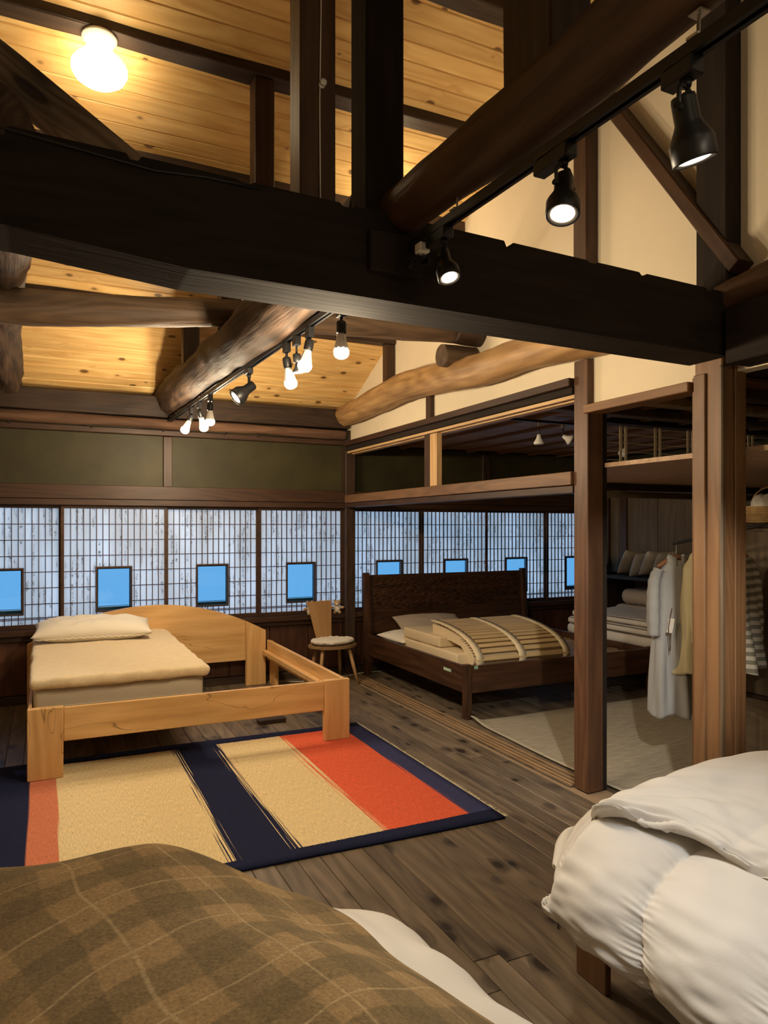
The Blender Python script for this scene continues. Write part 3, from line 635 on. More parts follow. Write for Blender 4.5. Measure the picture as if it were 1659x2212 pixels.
# ================================================================ RUGS
def m_rug():
    m, nt, b = new_mat('striped_wool'); g = N(nt); tc = g.n('ShaderNodeTexCoord'); sp = g.n('ShaderNodeSeparateXYZ'); g.l(tc.outputs['Object'], sp.inputs[0])
    X, Y = sp.outputs[0], sp.outputs[1]
    def cb(a, c): q = g.n('ShaderNodeCombineXYZ'); g.l(g.math('MULTIPLY', X, a), q.inputs[0]); g.l(g.math('MULTIPLY', Y, c), q.inputs[1]); return q.outputs[0]
    warp = g.math('MULTIPLY', g.math('SUBTRACT', g.noise(cb(1.5, 1.0), 1.0, 2.0), .5), .022)
    fine = g.math('MULTIPLY', g.math('SUBTRACT', g.noise(cb(120, .8), 1.0, 1.0, .5), .5), .42)
    xx = g.math('ADD', X, warp)
    nav, bei, red, cor = (0.016, 0.020, 0.055), (0.76, 0.61, 0.35), (0.74, 0.13, 0.065), (0.60, 0.20, 0.11)
    def edge(c, w, amp=1.0): return g.rng(g.math('ADD', xx, g.math('MULTIPLY', fine, amp)), c - .004, c + .004)
    col = g.mix(edge(-.085, .004, .03), nav, cor)
    col = g.mix(edge(.055, .004, .05), col, bei)
    col = g.mix(edge(.79, .028, .55), col, nav)
    col = g.mix(edge(1.085, .028, .55), col, bei)
    col = g.mix(edge(1.545, .035, .5), col, red)
    col = g.mix(edge(2.045, .02, .25), col, (0.048, 0.055, 0.14))
    yb = g.math('ADD', Y, g.math('MULTIPLY', g.math('SUBTRACT', g.noise(cb(60, 8), 1.0, 2.0), .5), .016))
    bord = g.math('MAXIMUM', g.math('LESS_THAN', yb, 3.245), g.math('GREATER_THAN', yb, 5.04))
    bord = g.math('MULTIPLY', bord, g.math('GREATER_THAN', xx, -.09))
    col = g.mix(bord, col, nav)
    n1 = g.noise(cb(240, 22), 1.0, 3.0, .7); n2 = g.noise(tc.outputs['Object'], 1.0, 2.0)
    hs = g.n('ShaderNodeHueSaturation'); g.l(g.rng(n1, .3, .7, .70, 1.18), hs.inputs['Value']); g.l(col, hs.inputs['Color'])
    g.l(hs.outputs[0], b.inputs['Base Color']); b.inputs['Roughness'].default_value = .95; b.inputs['Specular IOR Level'].default_value = .08
    g.bump(g.noise(cb(240, 60), 1.0, 2.0), .5, .004, b); return m
rg = thing('rug', 'navy cream and red striped wool rug in front of the pale wooden bed', 'rug', (0, 0, 0))
def rugf(u, v):
    X = -.62 + 2.82 * u; Y = 3.14 + 2.01 * v + .012 * math.sin(X * 2.2)
    return (X, Y, .0125 + .0015 * noise.noise(V((X * 5, Y * 5, 0))))
rp = solid(link('pile', grid_surface(60, 40, rugf), m_rug(), rg), .012)
bm = bmesh.new(); r_ = random.Random(5)
for k in range(230):
    y = 3.15 + 1.99 * k / 230; a = r_.uniform(-.012, .012); l = r_.uniform(.018, .032)
    bx(bm, (2.198, y - .0025, .001), (2.198 + l, y + .0035, .006)); 
fr = link('fringe', mesh(bm), plain('fringe_cream', (0.62, 0.56, 0.38), .9), rg); fr['kind'] = 'stuff'
def m_grug():
    m, nt, b = new_mat('grey_wool'); g = N(nt); tc = g.n('ShaderNodeTexCoord'); mp = g.n('ShaderNodeMapping'); g.l(tc.outputs['Object'], mp.inputs[0]); mp.inputs['Scale'].default_value = (6, 70, 1)
    n1 = g.noise(mp.outputs[0], 1.0, 4.0, .65)
    g.l(g.mix(g.rng(n1, .3, .7), (0.27, 0.235, 0.18), (0.46, 0.41, 0.32)), b.inputs['Base Color']); b.inputs['Roughness'].default_value = .95; b.inputs['Specular IOR Level'].default_value = .1
    g.bump(n1, .5, .004, b); return m
def grug(u, v):
    X = 3.03 + 2.25 * u; Y = 2.45 + 2.33 * v
    c = math.exp(-(((X - 3.03) / .06) ** 2 + ((Y - 4.78) / .12) ** 2)); e = math.exp(-((X - 3.03) / .03) ** 2) * .008
    return (X + .015 * math.sin(Y * 3) * (1 - u), Y, .012 + c * .035 + e)
g2 = thing('rug', 'grey-beige wool rug on the floor of the next room', 'rug', (0, 0, 0)); solid(link('pile', grid_surface(80, 80, grug), m_grug(), g2), .011)
bm = tube_bm([V(grug(0, k / 60)) + V((-.004, 0, -.004)) for k in range(61)], .006, 6); link('bound_edge', mesh(bm), plain('pale_binding', (.42, .38, .29), .9), g2)

# ================================================================ PALE WOODEN BED
bed = thing('bed', 'wide pale beech bed frame with an arched headboard', 'bed', (.95, 5.8, 0))
def bpart(nm, lo, hi, ax, **k): return box(nm, lo, hi, BEECH(ax), bed, .004, **k)
bpart('leg', (-.105, 4.775, .013), (.095, 4.825, .447), 'z'); bpart('leg', (1.802, 4.775, .013), (1.995, 4.825, .447), 'z')
bpart('foot_rail', (.096, 4.785, .232), (1.801, 4.815, .441), 'x')
bpart('side_rail', (1.958, 4.826, .250), (1.988, 6.795, .441), 'y'); bpart('side_rail', (-.102, 4.826, .250), (-.080, 6.795, .441), 'y')
bpart('ledge', (1.908, 4.83, .300), (1.957, 6.79, .345), 'y'); bpart('ledge', (-.079, 4.83, .255), (-.05, 6.79, .285), 'y')
bpart('center_rail', (.93, 4.816, .235), (.97, 6.79, .29), 'y')
def arch(x): return .826 - .195 * ((x - .90) / .86) ** 2
prism('headboard', [(.05, .25), (1.755, .25)] + [(1.755 - 1.705 * k / 30, arch(1.755 - 1.705 * k / 30)) for k in range(31)], 6.825, 6.865, BEECH('x'), ax=1, parent=bed, bev=.004, loc=(.9, 6.84, .25))
prism('head_post', [(1.757, 0), (1.955, 0), (1.955, arch(1.955)), (1.86, arch(1.86)), (1.757, arch(1.757))], 6.820, 6.870, BEECH('z'), ax=1, parent=bed, bev=.004, loc=(1.86, 6.84, 0))
prism('head_post', [(-.15, 0), (.048, 0), (.048, arch(.048)), (-.06, arch(-.06)), (-.15, arch(-.15))], 6.820, 6.870, BEECH('z'), ax=1, parent=bed, bev=.004, loc=(-.05, 6.84, 0))
prism('head_bracket', [(6.60, 0.0), (6.819, 0.0), (6.819, .43), (6.70, .42), (6.62, .30), (6.61, .14)], 1.990, 2.020, BEECH('z'), ax=0, parent=bed, bev=.003, loc=(2.0, 6.7, 0))
for k in range(9): bpart('bed_slat', (-.078, 5.0 + k * .21, .292), (.98, 5.09 + k * .21, .306), 'x')
mt = thing('mattress', 'thick ivory mattress lying on the left half of the pale bed', 'mattress', (.45, 5.88, .307))
link('mattress_body', pad_mesh((-.525, -.95, 0), (.525, .95, .225), .035, (14, 24, 4), .006, 3), M_SHEET, mt)
link('edge_seam', mesh(tube_bm([(-.50, -.953, .11), (0, -.957, .113), (.50, -.953, .11)], .004, 6)), M_SHEET, mt)
tp = thing('mattress_topper', 'fluffy cream fleece topper lying on the ivory mattress', 'topper', (.455, 5.87, .533))
me = pad_mesh((-.555, -.985, 0), (.555, .985, .075), .034, (40, 60, 3), .010, 7, 9.0)
link('fleece', me, M_FLEECE, tp)
pw_ = thing('pillow', 'long ivory pillow with ruffled edges on the fleece topper', 'pillow', (.36, 6.49, .600), R(-3)); pw_.rotation_euler = (R(7), 0, R(-3))
link('pillow_case', cushion_mesh(.93, .46, .19, 44, .016, 2.0, 3.0), M_LINEN, pw_)
bm = bmesh.new()
def seamwave(x0, y0, x1, y1, n=60):
    tube_bm([(x0 + (x1 - x0) * k / n, y0 + (y1 - y0) * k / n, .072 + .010 * math.sin(k * 1.7) * .5) for k in range(n + 1)], .006, 5, bm)
seamwave(-.44, -.215, .44, -.215); seamwave(.445, -.20, .445, .20, 30); link('ruffled_seam', mesh(bm, True), M_LINEN, pw_)

# ================================================================ CHAIR WITH SHEEPSKIN
ch = thing('chair', 'small farmhouse chair with a tapering pale wood back and four splayed legs', 'chair', (2.58, 6.64, 0))
CH = wood('chair_wood', (0.36, 0.20, 0.085), (0.50, 0.30, 0.14), 'z', rough=.45, tint=.03, ring=.6)
sp_ = [(.245 * math.cos(a) * (1.06 if math.cos(a) > 0 else 1), .185 * math.sin(a)) for a in [2 * PI * k / 36 for k in range(36)]]
bm = prism_bm(sp_, .350, .380, 2); bmesh.ops.bevel(bm, geom=list(bm.edges), offset=.006, segments=2, affect='EDGES'); link('seat', mesh(bm), wood('chair_seat', (0.22, 0.13, 0.06), (0.34, 0.21, 0.10), 'x', rough=.45), ch)
bm = prism_bm([(-.075, .0), (.085, .0), (.145, .43), (-.145, .43)], -.011, .011, 1); bmesh.ops.bevel(bm, geom=list(bm.edges), offset=.006, segments=2, affect='EDGES')
link('backrest', mesh(bm), CH, ch, (-.045, .10, .372), Euler((R(-12), 0, R(12))))
for (ax, ay, bx_, by) in ((.14, -.10, .205, -.185), (.12, .11, .17, .20), (-.13, -.09, -.175, -.13), (-.12, .10, -.165, .20)):
    link('leg', smooth_sides(mesh(tube_bm([(ax, ay, .356), ((ax + bx_) / 2, (ay + by) / 2, .18), (bx_, by, 0)], [.017, .019, .013], 12))), CH, ch)
sk = thing('sheepskin_pad', 'white curly sheepskin pad on the seat of the small chair', 'seat pad', (2.575, 6.62, .381))
def fur_pad(rx, ry, h, n=48, m=14, seed=0):
    bm = bmesh.new(); rings = []
    for j in range(m + 1):
        t = PI * j / m; r = math.sin(t); z = h / 2 * (1 - math.cos(t))
        ring = []
        for i in range(n):
            a = 2 * PI * i / n; rr = max(r, .02) ** .45
            k = 1 + .07 * noise.noise(V((math.cos(a) * 2.5, math.sin(a) * 2.5, seed)))
            q = .010 * noise.noise(V((math.cos(a) * rr * 6, math.sin(a) * rr * 6, z * 30 + seed)))
            ring.append(bm.verts.new((rx * k * rr * math.cos(a), ry * k * rr * math.sin(a), max(0, z + q * (1.6 if z > h * .4 else .2)))))
        rings.append(ring)
    for j in range(m):
        for i in range(n): bm.faces.new((rings[j][i], rings[j][(i + 1) % n], rings[j + 1][(i + 1) % n], rings[j + 1][i]))
    bm.faces.new(rings[0]); bm.faces.new(rings[-1]); return mesh(bm, True)
link('fleece', fur_pad(.225, .155, .062, 64, 16, 3), M_FUR, sk)
link('stitched_logo', boxes('stitched_logo', [((-.15 + k * .016, -.128 - .002 * k, .022), (-.143 + k * .016, -.126 - .002 * k + .0, .030 + .004 * (k % 3 == 1))) for k in range(6)], M_BLACK, None).data, None, sk); bpy.data.objects.remove([o for o in bpy.data.objects if o.name.startswith('stitched_logo') and o.parent is None][0])
TAN = plain('tan_plush', (0.50, 0.33, 0.18), .95, bump=.6, bscale=120)
def plush(loc, lab, rz):
    e = thing('plush_toy', lab, 'toy', loc, rz)
    def ball(nm, c, r, m=TAN, s=(1, 1, 1)):
        bm = bmesh.new(); bmesh.ops.create_icosphere(bm, subdivisions=2, radius=r)
        for v in bm.verts: v.co = V((v.co.x * s[0], v.co.y * s[1], v.co.z * s[2])) + V(c)
        link(nm, mesh(bm, True), m, e)
    ball('body', (0, 0, .045), .036, M_LINEN, (1, .8, 1.15)); ball('head', (0, -.004, .105), .034, s=(1.05, .95, .95)); ball('ear', (-.028, 0, .133), .012); ball('ear', (.028, 0, .133), .012)
    ball('muzzle', (0, -.034, .098), .013, M_LINEN); ball('arm', (-.052, -.008, .062), .017, s=(1.6, .9, .9)); ball('arm', (.052, -.008, .062), .017, s=(1.6, .9, .9)); ball('foot', (-.026, -.030, .015), .018, s=(.9, 1.1, 1)); ball('foot', (.026, -.030, .015), .018, s=(.9, 1.1, 1))
plush((2.445, 6.925, .646), 'small tan plush toy peeking out left of the chair back', .2)
plush((2.60, 6.93, .646), 'small tan plush toy on the window sill mostly hidden behind the chair back', 0)
plush((2.745, 6.92, .646), 'small tan plush toy peeking out right of the chair back', -.3)

box('wooden_block', (1.50, 5.42, .001), (1.72, 5.50, .035), DARKT('x'), None, .003, label='small dark wooden block on the floor under the pale bed', cat='block')
tube('floor_cable', [(2.0, 6.90, .006), (2.3, 6.75, .006), (2.6, 6.83, .006), (2.80, 6.80, .006), (3.0, 6.86, .012), (3.3, 6.88, .006)], .004, M_LINEN, None, 6, label='thin white cable lying on the floor below the paper screens', cat='cable')
# ================================================================ DARK WALNUT BED
db = thing('bed', 'large dark walnut bed with a carved headboard in the next room', 'bed', (4.05, 5.85, 0))
def dpart(nm, lo, hi, ax, **k): return box(nm, lo, hi, WALNUT(ax), db, .005, **k)
dpart('leg', (3.035, 4.855, 0.0), (3.095, 4.915, .440), 'z'); dpart('leg', (5.03, 4.855, .0), (5.09, 4.915, .440), 'z')
dpart('foot_rail', (3.096, 4.865, .205), (5.029, 4.895, .425), 'x')
fr_ = dpart('side_rail', (3.045, 4.916, .205), (3.075, 6.79, .425), 'y'); dpart('side_rail', (5.045, 4.916, .205), (5.075, 6.79, .425), 'y')
def lean_post(x0, x1):
    return prism('head_post', [(6.79, 0), (6.85, 0), (6.86, .55), (6.885, 1.065), (6.835, 1.065), (6.79, .50)], x0, x1, WALNUT('z'), ax=0, parent=db, bev=.004, loc=((x0 + x1) / 2, 6.83, 0))
lean_post(3.015, 3.085); lean_post(5.035, 5.095)
hb = link('headboard', box_mesh((3.086, -.011, 0), (5.034, .011, .62), .004), WALNUT('x'), db, V((0, 6.838, .42)) - V(db.location), Euler((R(-4.2), 0, 0)))
def relief(u, v):
    x = 3.12 + 1.88 * u; z = .245 + .34 * v
    row = math.floor(z / .0165); c = math.sin((z / .0165) * PI) ** 2
    a = math.sin(x * 38 + row * 2.3 + 3 * noise.noise(V((x * 3, row * 7.1, 0))))
    e = min(u * 60, (1 - u) * 60, v * 14, (1 - v) * 14, 1)
    return (x, -.0125 - .018 * c * max(0, a) * max(0, e), z)
link('carved_panel', grid_surface(320, 80, relief), WALNUT('x'), db, V((0, 6.838, .42)) - V(db.location), Euler((R(-4.2), 0, 0)), label='headboard panel carved in rippling rows')
for z0 in (.16, .22): link('headboard_groove', box_mesh((3.09, -.0135, z0), (5.03, -.011, z0 + .004), 0), M_MORT, db, V((0, 6.838, .42)) - V(db.location), Euler((R(-4.2), 0, 0)))
for k in range(11): 
    y = 4.93 + k * .172
    box('bed_slat', (3.08, y, .345), (5.04, y + .11, .362), wood('bed_slat_wood', (0.22, 0.13, 0.065), (0.34, 0.21, 0.11), 'x'), db, .002)
TAGM = plain('green_label', (0.25, 0.42, 0.28), .5); TAGW = plain('white_label', (0.75, 0.80, 0.72), .5)
tg = box('brand_tag', (3.040, 5.10, .34), (3.0445, 5.22, .365), TAGM, db, 0)
for k in range(4): box('brand_tag_mark', (3.0385, 5.113 + k * .027, .345), (3.0399, 5.127 + k * .027, .359), TAGW, tg, 0).location -= V(db.location)
box('brand_tag', (3.12, 4.862, .40), (3.155, 4.8645, .425), TAGM, db, 0)
mb = thing('folded_mattress', 'natural canvas mattress blocks folded double on the dark bed', 'mattress', (3.60, 5.80, .363))
for lo, hi in (((-.45, -.62, 0), (.47, .42, .105)), ((-.44, -.30, .107), (.0, .40, .205)), ((.005, -.30, .107), (.46, .40, .200))):
    link('canvas_block', pad_mesh(lo, hi, .018, (8, 8, 2), .006, lo[0], 8), M_CANVAS, mb)
rm = thing('slatted_roll_mat', 'rolled mat of pale wood slats with canvas bands on the dark bed', 'mat', (3.72, 5.35, .363))
prof = [(.44, .300), (.28, .292), (.12, .275), (-.04, .245), (-.17, .205), (-.27, .150), (-.325, .09), (-.325, .04), (-.285, .008)]
cur = [interp([(p[0], p[1], 0) for p in prof], k / 80) for k in range(81)]
al = [0]
for k in range(80): al.append(al[-1] + (cur[k + 1] - cur[k]).length)
def at_len(s):
    for k in range(80):
        if al[k + 1] >= s: return cur[k].lerp(cur[k + 1], (s - al[k]) / (al[k + 1] - al[k])), (cur[k + 1] - cur[k]).normalized()
    return cur[-1], (cur[-1] - cur[-2]).normalized()
bm = bmesh.new(); inn = []
poly = [(c.x * .95 + (.03 if c.x < -.1 else 0), c.y - .016 if c.y > .2 else c.y * .94) for c in cur[::4]] + [(-.14, .02), (-.15, .10), (-.08, .15), (.1, .175), (.41, .15)]
prism_bm(poly, -.475, .475, 0, bm)
for v in bm.verts:
    v.co.y += .004 * noise.noise(v.co * 20); 
link('canvas_core', mesh(bm), M_CANVAS, rm)
bm = bmesh.new()
for sx_ in (-.476, .476):
    for k in range(10):
        c, d = at_len(al[-1] * (.62 + .035 * k)); n_ = V((d.y, -d.x, 0)); tube_bm([(sx_, c.x + n_.x * -.01, c.y - n_.y * -.0), (sx_, c.x + .06 - .004 * k, c.y - n_.y * .03 + .02)], .005, 5, bm)
link('gathered_side', mesh(bm), M_CANVAS, rm)
def outn(c, d):
    n = V((-d.y, d.x)); return n if n.dot(V((c.x - .12, c.y - .08))) > 0 else -n
SLM = box_mesh((-.485, -.020, 0), (.485, .020, .010), .002); ns = 15
for k in range(ns):
    c, d = at_len(al[-1] * (k + .5) / ns); ang = math.atan2(d.y, d.x)
    n_ = outn(c, d)
    rx = math.atan2(d.y, d.x) + (PI if n_.dot(V((-d.y, d.x))) < 0 else 0)
    link('slat', SLM, SLATW(), rm, (0, c.x + n_.x * .006, c.y + n_.y * .006), Euler((rx, 0, 0)))
for x0 in (-.49, -.055, .42):
    bm = bmesh.new(); vt = []
    for k in range(0, 81, 2):
        s = al[-1] * k / 80; c, d = at_len(max(1e-4, min(s, al[-1] - 1e-4))); n_ = outn(c, d)
        off = .0175 + .002 * math.sin(k * 1.9)
        vt.append((bm.verts.new((x0, c.x + n_.x * off, c.y + n_.y * off)), bm.verts.new((x0 + .075, c.x + n_.x * off, c.y + n_.y * off))))
    for k in range(len(vt) - 1): bm.faces.new((vt[k][0], vt[k][1], vt[k + 1][1], vt[k + 1][0]))
    solid(link('canvas_band', mesh(bm, True), plain('canvas_band_cloth', (0.70, 0.58, 0.38), .85), rm), .003, 0)
box('brand_tag', (3.265, 5.0, .372), (3.32, 5.006, .40), TAGM, rm, 0)
for (lo, rx, rz, wd, dd, hh, m, lab) in (((3.34, 6.40, .375), 4, 12, .56, .44, .13, M_LINEN, 'flat white pillow at the left corner of the dark bed'), ((3.62, 6.47, .44), 20, -8, .74, .50, .17, M_TAUPE, 'plump taupe pillow leaning on the headboard of the dark bed')):
    e = thing('pillow', lab, 'pillow', lo); e.rotation_euler = (R(rx), 0, R(rz)); link('pillow_case', cushion_mesh(wd, dd, hh, 30, .008, lo[0], 2.2), m, e)

# ================================================================ FUTON PLATFORM AND SHELVES AT THE RIGHT WALL
pb = thing('bed', 'low honey brown bed frame under the stack of folded white futons', 'bed', (5.6, 5.2, 0))
for nm, lo, hi, ax in (('side_rail', (5.17, 4.30, .235), (5.20, 6.25, .385), 'y'), ('side_rail', (5.86, 4.30, .235), (5.89, 6.25, .385), 'y'), ('foot_rail', (5.201, 4.30, .235), (5.859, 4.33, .385), 'x'), ('head_rail', (5.201, 6.22, .235), (5.859, 6.25, .385), 'x'), ('leg', (5.17, 4.24, 0), (5.24, 4.299, .385), 'z'), ('leg', (5.82, 4.24, 0), (5.89, 4.299, .385), 'z'), ('leg', (5.17, 6.251, 0), (5.24, 6.31, .385), 'z'), ('leg', (5.82, 6.251, 0), (5.89, 6.31, .385), 'z')):
    box(nm, lo, hi, MIDT(ax), pb, .004)
for k in range(8): box('bed_slat', (5.201, 4.40 + k * .23, .365), (5.859, 4.50 + k * .23, .3845), SLATW('x'), pb, .002)
FUT = plain('futon_white', (0.66, 0.61, 0.55), .8, bump=.2, bscale=60)
def futon(lo, hi, lab, piping=True, mat=FUT, r=.045, nz=.012):
    c = V(((lo[0] + hi[0]) / 2, (lo[1] + hi[1]) / 2, lo[2])); e = thing('folded_futon', lab, 'futon', c)
    l, h = V(lo) - c, V(hi) - c; r = min(r, (h.z - l.z) * .48)
    link('futon_body', pad_mesh(l, h, r, (16, 24, 3), nz, lo[1], 5), mat, e)
    if piping:
        for z in (l.z + .012, h.z - .010):
            bm = tube_bm([(l.x + .003, l.y + .05, z), (l.x - .004, (l.y + h.y) / 2, z + .004), (l.x + .003, h.y - .05, z)], .0035, 6); link('piping', mesh(bm), plain('dark_piping', (0.10, 0.085, 0.075), .8), e)
    return e
futon((5.16, 4.42, .387), (5.90, 6.20, .50), 'thick unpiped white futon at the bottom of the folded stack', False)
futon((5.13, 4.38, .502), (5.90, 6.15, .580), 'dark piped white futon in the middle of the folded stack')
futon((5.15, 4.45, .582), (5.90, 6.10, .655), 'dark piped white futon on top of the folded stack')
sh = thing('wall_shelf', 'dark open wall shelf holding small pillows and rolled futons', 'shelf', (6.2, 5.6, 0))
DSH = plain('slate_shelf', (0.06, 0.06, 0.06), .6)
box('shelf_board', (5.97, 4.6, .945), (6.428, 6.45, .985), DSH, sh, .003); box('shelf_board', (5.95, 4.6, .47), (6.428, 6.45, .51), DARKT('y'), sh, .003)
box('end_panel', (5.99, 6.451, 0), (6.428, 6.48, 1.02), DARKT('z'), sh, .003); box('end_panel', (5.99, 4.57, 0), (6.428, 4.599, 1.02), DARKT('z'), sh, .003)
for k in range(5):
    e = thing('pillow', 'small pale pillow on the dark wall shelf, %s from the left' % ('first', 'second', 'third', 'fourth', 'fifth')[k], 'pillow', (6.15, 6.30 - k * .165, .995), 0, 'pillows on the wall shelf')
    e.rotation_euler = (R(68), 0, R(90 + 90 - 72)); e.rotation_euler = Euler((R(112), R(4 * (-1) ** k), R(6)))
    e.location.z = 1.14 + (.02 if k in (0, 2, 3) else 0)
    link('pillow_case', cushion_mesh(.34, .30, .13, 20, .006, k * 3.1, 2.2), M_LINEN if k else M_SHEET, e)
futon((5.93, 4.75, .512), (6.41, 6.30, .665), 'rolled taupe futon on the lower shelf, lower of two', False, M_TAUPE, .07)
futon((5.95, 4.75, .668), (6.41, 6.22, .845), 'rolled taupe futon on the lower shelf, upper of two', False, M_TAUPE, .08)
bxk = thing('speaker_box', 'narrow dark grey box standing beside the last paper screen', 'box', (6.11, 6.66, 0))
box('box_body', (6.05, 6.60, .64), (6.19, 6.74, 1.10), plain('dark_grey_box', (.05, .052, .045), .6), bxk, .004); box('pedestal', (6.04, 6.59, 0), (6.20, 6.75, .639), STAINW('z'), bxk, .004)
lathe('ornament', [(.02, 0), (.028, .02), (.02, .045), (.026, .06), (.012, .085), (.003, .09)], M_LINEN, None, (6.10, 6.66, 1.101), seg=14, label='tiny pale ornament on top of the narrow dark grey box', cat='ornament')

# ================================================================ CABINET, BASKET, CLOTHES
cabt = thing('cabinet', 'tall olive brown cabinet at the right edge behind the hanging clothes', 'cabinet', (4.25, 2.5, 0))
box('carcass', (3.97, 1.6, 0), (4.60, 3.30, 1.545), OLIVEW('z'), cabt, .005)
box('cabinet_top', (3.945, 1.58, 1.5455), (4.62, 3.32, 1.572), DARKT('y'), cabt, .004)
for k, (a, b) in enumerate(((1.62, 2.44), (2.46, 3.28))):
    box('door', (3.950, a, .52), (3.9695, b, 1.52), OLIVEW('z'), cabt, .003); box('drawer_front', (3.950, a, .06), (3.9695, b, .49), OLIVEW('y'), cabt, .003)
box('mid_rail', (3.944, 1.60, .493), (3.9695, 3.30, .517), DARKT('y'), cabt, .002)
bk = thing('basket', 'woven wicker basket with a hoop handle on top of the olive brown cabinet', 'basket', (4.16, 3.03, 1.574))
WK = wood('wicker', (0.36, 0.22, 0.09), (0.56, 0.38, 0.17), 'x', rough=.7, fine=40)
bm = bmesh.new()
for k in range(9): tube_bm([((.115 + .002 * k) * math.cos(t) * 1.3 * (1 + .02 * (-1) ** (j + k)), (.115 + .002 * k) * math.sin(t) * (1 + .02 * (-1) ** (j + k)), .008 + k * .0115) for j, t in enumerate([2 * PI * j / 48 for j in range(49)])], .0065, 6, bm, cap=False)
link('woven_side', mesh(bm, True), WK, bk); link('base', mesh(prism_bm([(.145 * math.cos(t), .11 * math.sin(t)) for t in [2 * PI * j / 32 for j in range(32)]], 0.0, .008, 2)), WK, bk)
tube('hoop_handle', [bk.location + V((.0, .13 * math.cos(t), .10 + .13 * math.sin(t))) for t in [PI * k / 16 for k in range(17)]], .006, WK, bk, 8)
cl = thing('folded_cloth', 'crumpled white cloth heaped in the wicker basket', 'cloth', (4.16, 3.03, 1.615))
link('cloth_heap', fur_pad(.125, .092, .14, 48, 14, 9), M_LINEN, cl)
# clothes stand
rk = thing('clothes_rack', 'black clothes rail with a sloping arm behind the large door post', 'clothes rack', (3.46, 2.86, 0))
rp0, rp1 = V((3.615, 3.30, 1.442)), V((3.66, 2.60, 1.58))
def rod(t): return rp0.lerp(rp1, t)
tube('arm', [rp0, rp1], .009, M_BLACK, rk, 10); tube('upright', [(3.637, 2.95, .02), rod(.50)], .013, M_BLACK, rk, 12)
lathe('round_base', [(.17, 0), (.17, .010), (.15, .016), (.02, .022)], M_BLACK, rk, V((3.637, 2.95, .013)) - rk.location, seg=32)
def garment(t, rz, lab, length, hw, mat, hem_dip=0.0, stripes=None, sleeve=.52, shade=0):
    p = rod(t); e = thing('hung_garment', lab, 'clothing', p); e.rotation_euler = (0, 0, rz)
    hk = [(0, 0, .012), (0, .014, .008), (0, .012, -.008), (0, 0, -.020), (0, 0, -.085)]
    link('hook', smooth_sides(mesh(tube_bm([interp(hk, k / 16) for k in range(17)], .0022, 6))), M_STEEL, e)
    hg = [(-hw * .92, 0, -.150), (-hw * .5, 0, -.115), (0, 0, -.088), (hw * .5, 0, -.115), (hw * .92, 0, -.150)]
    link('hanger', smooth_sides(mesh(tube_bm([interp(hg, k / 20) for k in range(21)], [.010 + .006 * math.sin(PI * k / 20) for k in range(21)], 10))), wood('hanger_wood', (0.26, 0.11, 0.05), (0.40, 0.19, 0.09), 'x'), e)
    def body(u, v):
        a = 2 * PI * u; z = -.105 - (length - .105) * v
        sh_ = sm(0, .10, v); wdt = (.055 + (hw - .055) * sh_ ** .7) * (1 + .25 * v); dep = (.045 + .03 * sh_) * (1 + .9 * v)
        f = 1 + sm(.1, .8, v) * (.24 * math.sin(a * 7 + 1.3 * math.sin(v * 3)) + .07 * math.sin(a * 13 + v * 4))
        x = wdt * math.cos(a) * (1 + (f - 1) * .25); y = dep * math.sin(a) * f
        z -= .045 * (abs(math.cos(a)) ** 1.5) * sh_ * (1 - v) - hem_dip * v * math.cos(a) - .012 * v * math.sin(a * 5)
        return (x, y, z)
    solid(link('body_cloth', grid_surface(97, 60, body), mat, e), .002, 0)
    for s in (-1, 1):
        pts = [(s * hw * .88, 0, -.165), (s * hw * 1.10, 0, -.24), (s * hw * 1.20, -.01, -.40), (s * hw * 1.22, -.02, -.165 - sleeve)]
        link('sleeve', smooth_sides(mesh(tube_bm([interp(pts, k / 24) for k in range(25)], [.042 + .012 * math.sin(k * .12) + .003 * math.sin(k * 1.7) for k in range(25)], 16, sq=.62, nz=.25))), mat, e)
    cpts = [(.062 * math.cos(a), .05 * math.sin(a), -.100 - .020 * math.cos(a + PI / 2) ** 2) for a in [-PI / 2 + .25 + (2 * PI - .5) * k / 24 for k in range(25)]]
    bm = bmesh.new(); vv = [(bm.verts.new(c), bm.verts.new((c[0] * .80, c[1] * .80, c[2] + .030)), bm.verts.new((c[0] * 1.15, c[1] * 1.2, c[2] - .024))) for c in cpts]
    for k in range(len(vv) - 1): bm.faces.new((vv[k][0], vv[k][1], vv[k + 1][1], vv[k + 1][0])); bm.faces.new((vv[k][0], vv[k][2], vv[k + 1][2], vv[k + 1][0]))
    solid(link('collar', mesh(bm, True), mat, e), .002, 0)
    return e
gm = garment(.03, R(-22), 'long pale grey nightshirt hanging foremost at the left end of the clothes rail', 1.06, .130, M_GREYSH, .03, sleeve=.42)
link('paper_tag', box_mesh((-.018, -.001, -.05), (.018, .001, .04), 0), M_LINEN, gm, (-.10, -.135, -.50), Euler((0, .2, 0)))
link('tag_cord', mesh(tube_bm([(-.09, -.13, -.40), (-.12, -.145, -.52), (-.11, -.150, -.66), (-.10, -.14, -.55)], .003, 6)), plain('brown_cord', (.08, .045, .03), .8), gm)
garment(.19, R(41), 'pale yellow shirt hanging just behind the grey nightshirt', .82, .14, M_YELSH, sleeve=.46)
[o for o in bpy.data.objects if o.get('label', '').startswith('pale yellow shirt')][0].location.x += .05
ms, nts, bs = new_mat('striped_cotton'); gs = N(nts); tcs = gs.n('ShaderNodeTexCoord'); sps = gs.n('ShaderNodeSeparateXYZ'); gs.l(tcs.outputs['Object'], sps.inputs[0])
